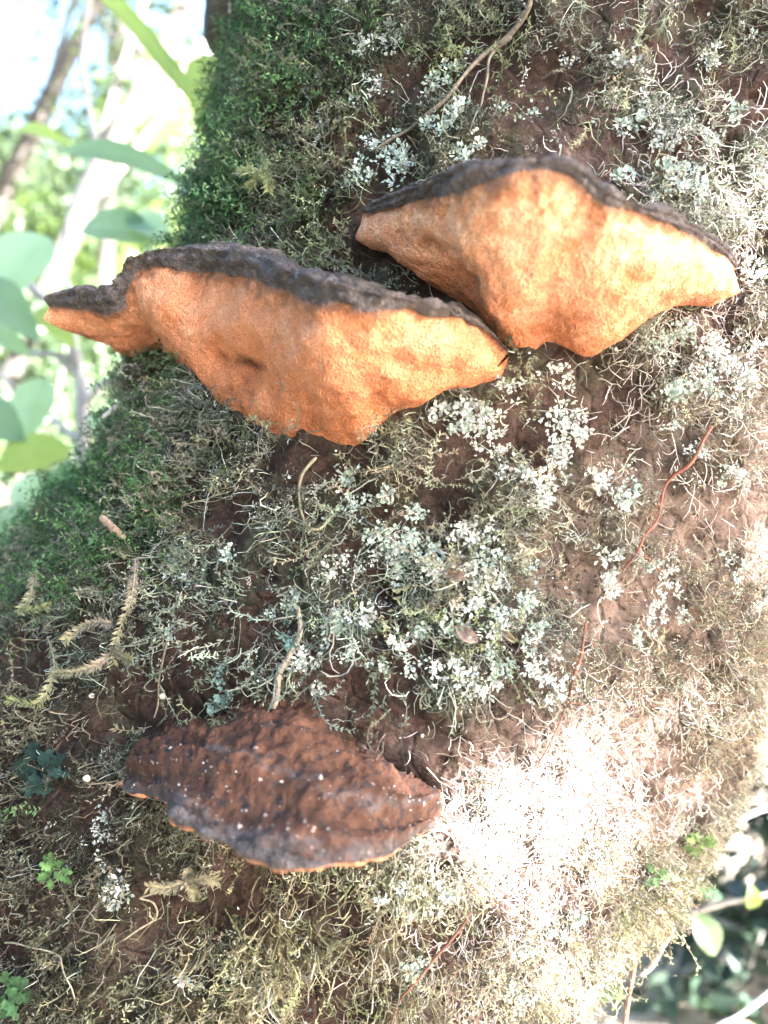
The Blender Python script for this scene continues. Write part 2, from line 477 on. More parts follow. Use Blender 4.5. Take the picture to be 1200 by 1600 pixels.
def bracket(name, label, A, B, T, K, mats, bulge, seed, top_fn=None, rim_round=0.38, NS=230, dark_w=0.16, dark_c=1.0, stain_shades=(), dents=(), lip_amp=0.0030):
    A, B, T, K = (resample(x, NS) for x in (A, B, T, K))
    # underside A -> B, bulging outwards
    n1, n2, n3 = 60, 18, 50
    t1 = np.linspace(0, 1, n1)[None, :, None]
    out = unit((B - A) * 0 + np.cross(np.gradient(B, axis=0), (B - A)))
    out = np.where((out[:, 2:3] > 0), -out, out)
    U = A[:, None] * (1 - t1) + B[:, None] * t1 + out[:, None] * (bulge * np.sin(np.pi * t1) )
    # margin: a rounded lip from B to T
    t2 = np.linspace(0, 1, n2)[None, :, None]
    ax = (B + T) / 2 - (A + K) / 2
    ax = unit(ax)
    for _ in range(12): ax = unit(np.concatenate([ax[:1], (ax[:-2] + 2 * ax[1:-1] + ax[2:]) / 4, ax[-1:]]))
    th = np.linalg.norm(T - B, axis=1, keepdims=True)
    R = B[:, None] * (1 - t2) + T[:, None] * t2 + ax[:, None] * (th[:, None] * rim_round * np.sin(np.pi * t2))
    t3 = np.linspace(0, 1, n3)[None, :, None]
    C = T[:, None] * (1 - t3) + K[:, None] * t3
    G = np.concatenate([U, R[:, 1:-1], C], 1)
    N = grid_normals(G)
    ctr = G.mean((0, 1))
    if (N * (G - ctr)).sum(-1).mean() < 0: N = -N
    k = np.concatenate([np.linspace(0, 1, n1), 1 + np.linspace(0, 1, n2)[1:-1], 2 + np.linspace(0, 1, n3)])
    s = np.linspace(0, 1, NS)
    fade = np.minimum(1, np.minimum(s, 1 - s) * 9)[:, None]
    d = (0.0035 * fbm(G, 28, 3, seed) + 0.0016 * fbm(G, 110, 3, seed + 5) + 0.0006 * fbm(G, 330, 2, seed + 6))
    lip = np.exp(-((k - 1.5) / 0.6) ** 2)[None, :]
    d = d + lip * lip_amp * fbm(G * np.array([1, 1, 2.5]), 60, 3, seed + 9)
    d = d + np.exp(-((k - 1.6) / 0.45) ** 2)[None, :] * (lip_amp * 0.35 * np.sin(k[None, :] * 16 + 3 * vnoise(G, 25, seed + 2)) + lip_amp * 0.5 * np.abs(fbm(G, 210, 2, seed + 4)))
    if top_fn is not None: d = d + top_fn(G, k, s)
    GX_, GY_ = project(G)
    under = (k < 1.0)[None, :]
    stain = np.zeros(GX_.shape)
    for (cx, cy, rx, ry, ro, a) in dents: d = d + a * under * blob(GX_, GY_, cx, cy, rx, ry, ro)
    for (cx, cy, rx, ry, ro, a) in stain_shades: stain = np.maximum(stain, a * under * blob(GX_, GY_, cx, cy, rx, ry, ro))
    edgeA = np.minimum(1, k / 0.15)[None, :]
    G = G + N * (d * fade * (0.25 + 0.75 * edgeA))[..., None]
    root = empty(name, (A[NS // 2] + K[NS // 2]) / 2)
    tag(root, label, 'bracket fungus', 'bracket fungi growing on the trunk')
    dark = np.clip((k - (dark_c - dark_w)) / (2 * dark_w), 0, 1.2)[None, :] * np.ones((NS, 1))
    dark = dark + 0.0 * s[:, None]
    outq = np.clip(k, 0, 1)[None, :] * np.ones((NS, 1))
    e1, e2 = n1, n1 + n2 - 2
    for nm, a, b, m in (('pore_surface', 0, e1, mats[0]), ('margin', e1 - 1, e2 + 1, mats[1]), ('cap', e2, G.shape[1], mats[2])):
        g = G[:, a:b]
        zone = np.clip((k[a:b] - 2), 0, 1)[None, :] * np.ones((NS, 1))
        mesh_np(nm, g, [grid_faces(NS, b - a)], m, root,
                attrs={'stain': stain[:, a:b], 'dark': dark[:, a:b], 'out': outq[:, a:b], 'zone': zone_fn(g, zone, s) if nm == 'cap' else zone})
    return root, G, k

def zone_fn(g, z, s):
    # outer growth zone and one inner band are grey, the rest stays rusty
    return 0.62 * np.exp(-((z - 0.02) / 0.10) ** 2) + 0.55 * np.exp(-((z - 0.40 - 0.08 * np.sin(s * 7)[:, None]) / 0.075) ** 2)

def rim(pts, p, miss=0.69):
    o = []
    for (x, y), q in zip(pts, p):
        h, n, ok = hit(x, y, miss)
        o.append(px(x, y, h[1] - q))
    return np.array(o)

POLY = []
# left bracket, underside seen
At = [(82, 489), (120, 514), (175, 536), (215, 549), (250, 556), (300, 582), (335, 624), (390, 660), (440, 682), (500, 684), (550, 699), (585, 674), (615, 648), (655, 634), (690, 612), (745, 604), (782, 588), (796, 556)]
Bt = [(78, 482), (100, 484), (135, 488), (168, 499), (196, 482), (212, 436), (250, 420), (305, 432), (350, 432), (400, 445), (450, 468), (490, 484), (530, 478), (580, 494), (635, 488), (695, 490), (745, 509), (793, 552)]
Tt = [(74, 460), (95, 455), (130, 450), (165, 449), (186, 436), (197, 408), (240, 391), (290, 387), (340, 390), (395, 398), (450, 412), (500, 428), (545, 440), (600, 452), (655, 466), (710, 483), (755, 508), (795, 546)]
pr = [0.03, .035, .04, .045, .05, .06, .075, .085, .095, .10, .105, .105, .10, .09, .075, .055, .035, .012]
POLY.append([(x, y - 14) for x, y in At] + Bt[::-1])
A_ = np.array([hit(x, y, 0.665)[0] + (0 if i > 4 else 0) for i, (x, y) in enumerate(At)])
Bt = thin(Bt, Tt, .08)
B_ = rim(Bt, np.array(pr)); T_ = rim(Tt, np.array(pr) + 0.004)
for i in range(5):      # the tip stands out past the side of the trunk
    A_[i] = px(*At[i], 0.60 + 0.012 * i)
for i, d_ in enumerate([.60, .59, .58, .572, .562, .553, .545, .535, .52, .502]):
    B_[i] = px(*Bt[i], d_); T_[i] = px(*Tt[i], d_ - .003)
def smooth_depth(P):
    d = P[:, 1].copy()
    d2 = np.convolve(np.pad(d, 1, 'edge'), [0.25, 0.5, 0.25], 'valid')
    d2 = np.convolve(np.pad(d2, 1, 'edge'), [0.25, 0.5, 0.25], 'valid')
    return np.array([CAM + (p - CAM) * (e / p[1]) for p, e in zip(P, d2)])
B_ = smooth_depth(B_); T_ = smooth_depth(T_)
K_ = np.array([to_trunk(t, 0.004) for t in T_])
def top_left(G, k, s):
    u = k - 2
    return np.where(u > 0, 0.006 * np.exp(-((u - 0.22) / 0.09) ** 2) - 0.004 * np.exp(-((u - 0.08) / 0.05) ** 2), 0)[None, :]
bracket('bracket_fungus', 'wide bracket fungus with deep orange pores and stepped dark rim jutting past the trunk', A_, B_, T_, K_,
        (M['pore_a'], M['pore_a'], M['crust']), 0.010, 11, top_left,
        stain_shades=[(360, 568, 46, 20, .3, .78), (335, 560, 22, 12, .3, .6), (372, 612, 60, 46, .6, .50), (625, 572, 34, 13, .5, .5), (585, 622, 18, 22, 0, .4), (300, 545, 60, 12, .3, .4), (410, 650, 60, 12, .4, .35)],  # darker hollow, scuffs and lower left of the underside
        dents=[(362, 570, 50, 24, .3, -.011), (400, 610, 60, 30, .4, -.004), (625, 572, 40, 16, .5, -.005), (250, 470, 40, 40, 0, .004), (520, 560, 90, 50, .2, .004), (720, 545, 50, 25, .3, .003), (585, 630, 18, 30, 0, -.005), (440, 520, 120, 18, .15, .003)])

# right bracket, underside seen
At = [(568, 340), (580, 366), (620, 397), (660, 438), (705, 468), (745, 496), (782, 534), (806, 548), (834, 547), (855, 535), (885, 542), (917, 556), (952, 540), (990, 514), (1022, 490), (1062, 474), (1100, 478), (1140, 455), (1152, 424)]
Bt = [(567, 334), (585, 334), (615, 326), (650, 318), (690, 310), (722, 303), (755, 291), (795, 276), (835, 269), (872, 275), (905, 292), (930, 318), (960, 326), (995, 332), (1030, 345), (1065, 362), (1095, 380), (1130, 404), (1150, 420)]
Tt = [(563, 326), (582, 317), (610, 308), (640, 292), (675, 276), (705, 264), (745, 256), (790, 252), (832, 248), (875, 250), (912, 262), (940, 284), (968, 306), (1000, 320), (1035, 330), (1070, 344), (1100, 358), (1136, 384), (1153, 412)]
pr = [0.01, .025, .045, .06, .075, .09, .10, .11, .115, .115, .11, .10, .095, .085, .075, .06, .045, .025, .01]
POLY.append([(x, y - 10) for x, y in At] + Bt[::-1])
A_ = np.array([hit(x, y)[0] for x, y in At])
Bt = thin(Bt, Tt, .05)
B_ = smooth_depth(rim(Bt, np.array(pr))); T_ = smooth_depth(rim(Tt, np.array(pr) + 0.003))
K_ = np.array([to_trunk(t, 0.004) for t in T_])
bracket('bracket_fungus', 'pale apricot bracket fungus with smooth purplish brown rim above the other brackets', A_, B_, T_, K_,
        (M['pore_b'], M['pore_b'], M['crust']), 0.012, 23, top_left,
        stain_shades=[(840, 525, 30, 12, -.2, .45), (640, 378, 80, 26, .55, .52), (725, 455, 85, 34, .8, .52), (600, 350, 40, 16, .2, .4)],  # all but the first paint shade at the left, partly redder pores
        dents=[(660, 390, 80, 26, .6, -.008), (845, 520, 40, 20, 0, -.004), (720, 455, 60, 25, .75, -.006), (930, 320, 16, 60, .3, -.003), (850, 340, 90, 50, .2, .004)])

# lower bracket, rusty top seen
Kt = [(196, 1204), (222, 1178), (250, 1160), (290, 1141), (345, 1131), (385, 1110), (425, 1101), (470, 1105), (510, 1130), (550, 1163), (590, 1190), (615, 1216), (645, 1244), (670, 1275), (684, 1298)]
Tt = [(193, 1212), (197, 1228), (232, 1240), (262, 1250), (290, 1272), (325, 1296), (365, 1314), (410, 1330), (460, 1342), (510, 1344), (560, 1340), (600, 1332), (638, 1322), (668, 1309), (686, 1301)]
Bt = [(194, 1216), (199, 1237), (236, 1249), (262, 1260), (290, 1284), (325, 1307), (365, 1325), (410, 1341), (460, 1353), (510, 1354), (560, 1350), (600, 1340), (638, 1329), (669, 1314), (687, 1303)]
pr = [0.008, .03, .05, .065, .08, .09, .10, .105, .11, .11, .10, .085, .065, .04, .01]
K_ = np.array([hit(x, y)[0] for x, y in Kt])
K_ = K_ + np.array([0, 0.008, 0])
T_ = smooth_depth(rim(Tt, np.array(pr))); B_ = smooth_depth(rim(Bt, np.array(pr) - 0.003))
for e_, f_ in ((-1, .3), (-2, .65), (-3, .88)):
    T_[e_] = K_[e_] * (1 - f_) + T_[e_] * f_
    B_[e_] = K_[e_] * (1 - f_) + B_[e_] * f_
A_ = np.array([to_trunk(b, 0.012 - 0.020 * math.sin(math.pi * i / 14)) for i, b in enumerate(B_)])
for e_, f_ in ((-1, .25), (-2, .6), (-3, .8)):
    A_[e_] = (B_[e_] * .7 + K_[e_] * .3) * (1 - f_) + A_[e_] * f_
A_[0] = B_[0] * .75 + K_[0] * .25
def top_low(G, k, s):
    u = np.clip(k - 2, 0, 1)
    on = (k > 2)[None, :]
    w = 0.0035 * np.sin(u[None, :] * 20 + 0.6 + 0.35 * np.sin(s * 6)[:, None]) * (0.7 + 0.3 * np.sin(s * 9))[:, None]
    lumps = 0.0026 * np.abs(fbm(G, 120, 4, 77)) + 0.002 * fbm(G, 34, 3, 78) + 0.0024 * np.abs(fbm(G, 190, 2, 79))
    hump = 0.011 * np.sin(np.pi * np.clip(u, 0, 1))[None, :]
    return on * (w * np.minimum(1, u * 8)[None, :] + lumps * np.minimum(1, 0.05 + u * 2.5)[None, :] + hump)
low, GL, kL = bracket('bracket_fungus', 'rusty brown bracket fungus with crusty grey-banded top dotted with white grit', A_, B_, T_, K_,
                      (M['pore_a'], M['pore_a'], M['rust']), 0.006, 41, top_low, rim_round=0.5, dark_w=0.22, dark_c=1.42, lip_amp=0.0008)
# white grit on its top
cap_i = np.where(kL > 2.02)[0]
ico = np.array([[0, 0, 1], [1, 0, 0], [0, 1, 0], [-1, 0, 0], [0, -1, 0], [0, 0, -1]], float)
icf = np.array([[0, 1, 2], [0, 2, 3], [0, 3, 4], [0, 4, 1], [5, 2, 1], [5, 3, 2], [5, 4, 3], [5, 1, 4]])
V, Fc, Cc = [], [], []
for j in range(230):
    u = min(0.98, abs(rng.normal(0.16, 0.2))) if rng.random() < 0.6 else rng.random() * 0.95
    a = rng.integers(8, GL.shape[0] - 8); b = cap_i[int(u * (len(cap_i) - 1))]
    r = rng.choice([0.0005, 0.0007, 0.0011], p=[.55, .35, .1])
    V.append(GL[a, b] + (ico * (1 + rng.normal(0, .45, (6, 1)))) * r * rng.uniform(.4, 1.5, 3)); Fc.append(icf + 6 * j)
    Cc.append(np.tile(np.array([0.5, 0.45, 0.41]) * rng.uniform(.4, 1.2), (6, 1)))
g = mesh_np('grit', np.concatenate(V), [np.concatenate(Fc)], M['lichen'], low, np.concatenate(Cc))
g['kind'] = 'stuff'

# ------------------------------------------------------------------ strands, fronds and lobes
def frames(P, N):
    down = np.array([0, 0, -1.0])
    g = down - N * (N @ down)[:, None]
    g = unit(g)
    b = np.cross(N, g)
    return g, b

def strand_paths(P, N, length, K, lift, curl, spread, bias=0.0, base=0.0):
    n = len(P)
    g, b = frames(P, N)
    flow = 1.3 * vnoise(P, 16, 140) + 0.9 * vnoise(P, 45, 141)
    phi0 = rng.normal(bias, spread, n) + flow
    phi = phi0[:, None] + np.cumsum(rng.normal(0, 1, (n, K)) * curl, 1) + (rng.normal(0, curl * 1.2, n)[:, None]) * np.arange(K)
    st = (length / (K - 1))[:, None]
    x = np.concatenate([np.zeros((n, 1)), np.cumsum(np.cos(phi[:, 1:]) * st, 1)], 1)
    y = np.concatenate([np.zeros((n, 1)), np.cumsum(np.sin(phi[:, 1:]) * st, 1)], 1)
    t = np.linspace(0, 1, K)[None, :]
    ph = rng.uniform(0, 6.28, (n, 1)); fr = rng.uniform(0.5, 2.2, (n, 1))
    hgt = base + lift[:, None] * np.abs(np.sin(t * np.pi * rng.uniform(.55, 1.05, (n, 1)))) + lift[:, None] * 0.35 * np.sin(ph + fr * 6.28 * t) * np.minimum(1, t * 4)
    hgt = hgt - (y ** 2) / 0.66
    return P[:, None] + g[:, None] * x[..., None] + b[:, None] * y[..., None] + N[:, None] * hgt[..., None]

def tubes(C, N, rad, taper=0.35, sides=3):
    """C (n,K,3) centre lines -> verts, quads"""
    n, K = C.shape[:2]
    T = unit(np.gradient(C, axis=1))
    S = unit(np.cross(T, np.broadcast_to(N[:, None], C.shape)))
    U = np.cross(S, T)
    t = np.linspace(0, 1, K)[None, :]
    r = rad[:, None] * (1 - (1 - taper) * t ** 1.5)
    ang = np.arange(sides) * 2 * np.pi / sides + 0.5
    V = C[:, :, None] + (S[:, :, None] * np.cos(ang)[None, None, :, None] + U[:, :, None] * np.sin(ang)[None, None, :, None]) * r[:, :, None, None]
    k, s = np.meshgrid(np.arange(K - 1), np.arange(sides), indexing='ij')
    s2 = (s + 1) % sides
    q = np.stack([k * sides + s, k * sides + s2, (k + 1) * sides + s2, (k + 1) * sides + s], -1).reshape(-1, 4)
    Fq = (np.arange(n)[:, None, None] * (K * sides) + q[None]).reshape(-1, 4)
    return V.reshape(-1, 3), Fq, T, S, U

def ribbons(C, N, rad, taper=0.35):
    n, K = C.shape[:2]
    T = unit(np.gradient(C, axis=1))
    S = unit(np.cross(T, np.broadcast_to(N[:, None], C.shape)))
    U = np.cross(S, T)
    tw = rng.uniform(-.9, .9, (n, 1)) + rng.uniform(-.8, .8, (n, 1)) * np.linspace(0, 1, K)[None]
    D_ = S * np.cos(tw)[..., None] + U * np.sin(tw)[..., None]
    r = (rad[:, None] * (1 - (1 - taper) * np.linspace(0, 1, K)[None] ** 1.5))[..., None]
    V = np.stack([C + D_ * r, C - D_ * r], 2)
    k = np.arange(K - 1)
    q = np.stack([k * 2, k * 2 + 1, k * 2 + 3, k * 2 + 2], -1)
    return V.reshape(-1, 3), (np.arange(n)[:, None, None] * (K * 2) + q[None]).reshape(-1, 4), T, S, U

def leaflets(C, T, S, U, ln, wd, tilt=0.6, up=0.3, skip=1):
    C, T, S, U = C[:, skip:], T[:, skip:], S[:, skip:], U[:, skip:]
    n, K = C.shape[:2]
    out = []
    for sg in (1, -1):
        l = ln[:, None, None] * rng.uniform(.6, 1.3, (n, K, 1))
        dirv = unit(S * sg + T * (tilt + rng.normal(0, .3, (n, K, 1))) + U * (up + rng.normal(0, .5, (n, K, 1))))
        off = T * rng.uniform(-.5, .5, (n, K, 1)) * l
        w = np.cross(dirv, U + S * 0.3)
        w = unit(w) * wd[:, None, None]
        mid = C + off + dirv * l * 0.45
        out.append(np.stack([C + off, mid + w, C + off + dirv * l, mid - w], 2))
    V = np.concatenate(out, 1).reshape(-1, 3)
    m = len(V) // 4
    return V, np.arange(m * 4).reshape(m, 4)

# trunk surface samples
vis = (H > -0.60) & (H < 0.60)
hi = np.where(vis)[0]
fi = np.arange(len(thf))
CN = DIR                                    # smooth cylinder normal
GN = grid_normals(PT[:len(thf)])
GN = np.where(((GN * DIR[:len(thf)]).sum(-1) < 0)[..., None], -GN, GN)
LN = unit(GN * 0.5 + DIR[:len(thf)])

def inside(X, Y, poly):
    r = np.zeros(X.shape, bool)
    x0, y0 = poly[-1]
    for x1, y1 in poly:
        if y0 != y1:
            c = (Y > min(y0, y1)) & (Y <= max(y0, y1)) & (X < (x1 - x0) * (Y - y0) / (y1 - y0) + x0)
            r ^= c
        x0, y0 = x1, y1
    return r
def samples(n, weight):
    """n random bark points with smooth normals, thinned by weight(X, Y, q, P) in 0..1"""
    m = int(n)
    a = rng.integers(1, len(fi) - 1, m); b = hi[rng.integers(1, len(hi) - 1, m)]
    P = PT[a, b] + (PT[a + 1, b] - PT[a, b]) * rng.random((m, 1)) + (PT[a, b + 1] - PT[a, b]) * rng.random((m, 1))
    N = LN[a, b]
    X, Y = project(P)
    q = ((X - 675) * 0.927 + (Y - 830) * 0.375) / 570
    w = weight(X, Y, q, P, TW[a, b])
    inn = (X > -90) & (X < 1290) & (Y > -90) & (Y < 1690) & (P[:, 1] < 0.80)
    for pl in POLY: w = np.where(inside(X, Y, pl), w * 0.0, w)
    k = rng.random(m) < w * np.where(inn, 1, 0.22)
    return P[k], N[k], X[k], Y[k], q[k]

def colour(n, base, var=0.25, hue=0.08):
    c = np.asarray(base) * np.ones((n, 3))
    return c * np.exp(rng.normal(0, var, (n, 1))) * np.exp(rng.normal(0, hue, (n, 3)))

# 1. olive and grey-green tangle over the whole trunk
def gaps(X, Y, P):
    g = sstep(0.40, 0.56, 0.5 + 0.5 * fbm(P, 62, 2, 151))
    k = np.clip(0.55 + 0.4 * sstep(500, 150, X) * sstep(900, 1200, Y) + 0.3 * sstep(450, 300, Y), 0, 0.95)
    return 1 - k * (1 - g)
def w_olive(X, Y, q, P, th):
    c = 0.5 + 0.5 * fbm(P, 30, 3, 51)
    w = sstep(0.28, 0.62, c) * (1 - bare(X, Y) * 0.95)
    w = w * (0.55 + 0.45 * sstep(0.35, 0.6, 0.5 + 0.5 * vnoise(P, 75, 60)))
    w = w * gaps(X, Y, P) * (1 - 0.6 * sstep(0.15, 0.5, q) * sstep(520, 700, Y) * sstep(1330, 1230, Y))
    w = w * np.where((Y < 330) & (X > 640) & (X < 1080), 0.55, 1.0)
    return np.clip(w, 0.02, 1)
def make_strands(name, label, n, weight, len_r, K, rad_r, lift_r, curl, spread, colfn, mat, leaf=None, bias=0.0, cat='moss', base=0.0, tube=True):
    P, N, X, Y, q = samples(n, weight)
    m = len(P)
    L = rng.uniform(*len_r, m) * np.exp(rng.normal(0, .25, m))
    C = strand_paths(P, N, L, K, rng.uniform(*lift_r, m), curl, spread, bias, base)
    V, Fq, T, S, U = ribbons(C, N, rng.uniform(*rad_r, m) * 1.1)
    col = colfn(m, X, Y, q, P)
    cv = np.repeat(col, K * 2, 0)
    faces = [Fq]
    if not tube: V, cv, faces = V[:0], cv[:0], []
    print(name, m)
    if leaf is not None:
        ll, lw = leaf[:2]
        LV, LF = leaflets(C, T, S, U, rng.uniform(ll * .7, ll * 1.2, m), np.full(m, lw), *leaf[2:])
        per = len(LV) // m
        # leaflets() stacks the two sides along axis 1, so each strand owns one run of vertices
        faces.append(LF + len(V))
        V = np.concatenate([V, LV])
        cv = np.concatenate([cv, np.repeat(col * rng.uniform(.8, 1.2, (m, 1)), per, 0)])
    o = mesh_np(name, V, faces, mat, None, cv, smooth=True)
    tag(o, label, cat, kind='stuff')
    return o

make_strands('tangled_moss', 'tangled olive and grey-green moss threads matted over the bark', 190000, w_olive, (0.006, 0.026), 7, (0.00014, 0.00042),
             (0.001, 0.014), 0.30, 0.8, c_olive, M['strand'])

# 2. short fuzzy shoots, the body of the moss mat
def w_fuzz(X, Y, q, P, th):
    c = 0.5 + 0.5 * fbm(P, 30, 3, 51)
    w = sstep(0.34, 0.7, c) * (1 - bare(X, Y)) * gaps(X, Y, P)
    return np.clip(w, 0, 1)
def c_fuzz(m, X, Y, q, P):
    return c_olive(m, X, Y, q, P) * 0.8
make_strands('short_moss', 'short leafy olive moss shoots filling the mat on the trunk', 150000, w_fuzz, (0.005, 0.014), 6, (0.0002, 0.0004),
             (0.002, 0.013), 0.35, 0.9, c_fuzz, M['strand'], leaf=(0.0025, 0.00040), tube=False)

# 3. green feather moss on the shaded left side
def w_green(X, Y, q, P, th):
    edge = sstep(-0.68, -0.92, q + 0.12 * vnoise(P, 14, 80)) * (0.25 + 0.75 * sstep(0.38, 0.58, 0.5 + 0.5 * fbm(P, 32, 2, 83)))
    low = sstep(1010, 880, Y)
    w = edge * np.maximum(low, 0.06)
    w = np.maximum(w, 0.25 * blob(X, Y, 480, 120, 70, 140) * sstep(0.4, 0.6, 0.5 + 0.5 * vnoise(P, 30, 81)))
    w = np.maximum(w, 0.9 * blob(X, Y, 150, 780, 130, 90))
    w = np.maximum(w, 0.5 * blob(X, Y, 510, 330, 25, 90))
    w = np.maximum(w, 0.25 * blob(X, Y, 280, 720, 90, 60))
    w = np.maximum(w, 0.5 * blob(X, Y, 385, 1400, 40, 30))
    w = np.maximum(w, 0.6 * (np.abs(th) > 1.5) * (q < 0))
    return np.clip(w, 0, 1)
def c_green(m, X, Y, q, P):
    a = np.array([0.038, 0.095, 0.034]); b = np.array([0.085, 0.155, 0.062]); d = np.array([0.075, 0.085, 0.045])
    t = np.clip(0.5 + 0.8 * vnoise(P, 40, 88), 0, 1)[:, None]
    c = lerp(a, b, t)
    inn = sstep(-0.72, -0.5, q)[:, None]
    c = lerp(c, d, inn)
    return c * np.exp(rng.normal(0, .45, (m, 1))) * np.exp(rng.normal(0, .06, (m, 3)))
make_strands('feather_moss', 'bright green feathery moss cushion along the shaded side of the trunk', 52000, w_green, (0.014, 0.038), 13, (0.00025, 0.0004),
             (0.003, 0.028), 0.16, 0.8, c_green, M['moss'], leaf=(0.0042, 0.0007, 1.0), tube=False)
def w_shag(X, Y, q, P, th):
    c = sstep(0.50, 0.66, 0.5 + 0.5 * fbm(P, 26, 3, 161))
    w = np.maximum(sstep(-0.15, -0.55, q), 0.75 * sstep(1300, 1400, Y))
    w = np.maximum(w, 0.8 * blob(X, Y, 510, 250, 60, 200))
    w = np.maximum(w, 0.55 * blob(X, Y, 640, 760, 300, 260))
    w = np.maximum(w, 0.5 * blob(X, Y, 1020, 160, 160, 120))
    return np.clip(w * c * (1 - 0.9 * bare(X, Y)), 0, 1)
def c_shag(m, X, Y, q, P):
    c = tone_olive(X, Y, q, P) * 1.25
    straw = np.array([0.27, 0.235, 0.165]); yg = np.array([0.165, 0.19, 0.085])
    t = np.clip(0.5 + 1.4 * vnoise(P, 24, 163), 0, 1)[:, None]; u = np.clip(0.5 + 1.4 * vnoise(P, 19, 164), 0, 1)[:, None]
    dk = np.maximum(sstep(470, 300, Y) * sstep(700, 520, X), 0.7 * sstep(330, 100, X) * sstep(1080, 1200, Y))[:, None]  # less straw where shade is painted into the moss
    c = lerp(c, lerp(straw, yg, u), t * 0.75 * (1 - .8 * dk))
    return c * np.exp(rng.normal(0, .32, (m, 1))) * np.exp(rng.normal(0, .05, (m, 3)))
make_strands('shaggy_moss', 'shaggy hanging moss with leafy branching stems in clumps on the trunk', 46000, w_shag, (0.014, 0.040), 13, (0.00022, 0.0004),
             (0.004, 0.022), 0.2, 0.6, c_shag, M['strand'], leaf=(0.0034, 0.00055, 1.1))

# 4. dry straw-coloured moss low down and on the right
def w_dry(X, Y, q, P, th):
    c = sstep(0.30, 0.62, 0.5 + 0.5 * fbm(P, 34, 3, 91))
    w = np.maximum(sstep(1320, 1420, Y), sstep(0.35, 0.75, q) * sstep(150, 420, Y))
    w = np.maximum(w, 0.9 * blob(X, Y, 60, 1120, 110, 140))
    w = np.maximum(w, 0.55 * blob(X, Y, 160, 900, 80, 70))
    w = np.maximum(w, 0.5 * blob(X, Y, 640, 720, 180, 50))
    w = np.maximum(w, 0.25 * blob(X, Y, 1000, 120, 150, 100))
    w = w * (1 - 0.72 * sstep(0.1, 0.4, q) * sstep(560, 700, Y) * sstep(1380, 1280, Y) * sstep(0.95, 0.8, q))
    w = w * (1 - 0.75 * sstep(420, 150, X) * sstep(1240, 1330, Y))
    return np.clip(w * c * (1 - 0.85 * bare(X, Y)) * gaps(X, Y, P), 0, 1)
def c_dry(m, X, Y, q, P):
    a = np.array([0.29, 0.245, 0.175]); b = np.array([0.22, 0.23, 0.135]); d = np.array([0.42, 0.385, 0.33]); e = np.array([0.28, 0.19, 0.145])
    t = np.clip(0.5 + 0.9 * vnoise(P, 26, 93), 0, 1)[:, None]
    u = np.clip(0.5 + 0.9 * vnoise(P, 30, 97), 0, 1)[:, None]
    c = lerp(a, b, t)
    c = lerp(c, lerp(d, e, u), 0.6 * sstep(0.15, 0.6, q)[:, None])
    return c * np.exp(rng.normal(0, .3, (m, 1))) * np.exp(rng.normal(0, .05, (m, 3)))
make_strands('dry_moss', 'dry straw-coloured moss threads spread over the lower and sunnier bark', 85000, w_dry, (0.008, 0.026), 7, (0.00015, 0.00044),
             (0.001, 0.014), 0.3, 0.9, c_dry, M['strand'])

# 5. pale fine fibres of the sun patch, coloured extra pale so it burns out
def w_fib(X, Y, q, P, th):
    w = np.maximum(blob(X, Y, 840, 1265, 150, 80), 0.4 * blob(X, Y, 1080, 420, 130, 260))
    w = np.maximum(w, 0.6 * blob(X, Y, 850, 1480, 160, 140))
    w = np.maximum(w, 0.12 * blob(X, Y, 1000, 1090, 140, 110))
    return np.clip(w, 0, 1)
def c_fib(m, X, Y, q, P):
    c = np.array([0.56, 0.50, 0.45]) * np.ones((m, 3))
    return c * np.exp(rng.normal(0, .25, (m, 1))) * np.exp(rng.normal(0, .05, (m, 3)))
make_strands('pale_fibre', 'fine pale fibres felted over the bark beside the rusty bracket', 330000, w_fib, (0.006, 0.018), 5, (0.00015, 0.00035),
             (0.0005, 0.004), 0.25, 0.9, c_fib, M['strand'], bias=0.5, cat='fibre')

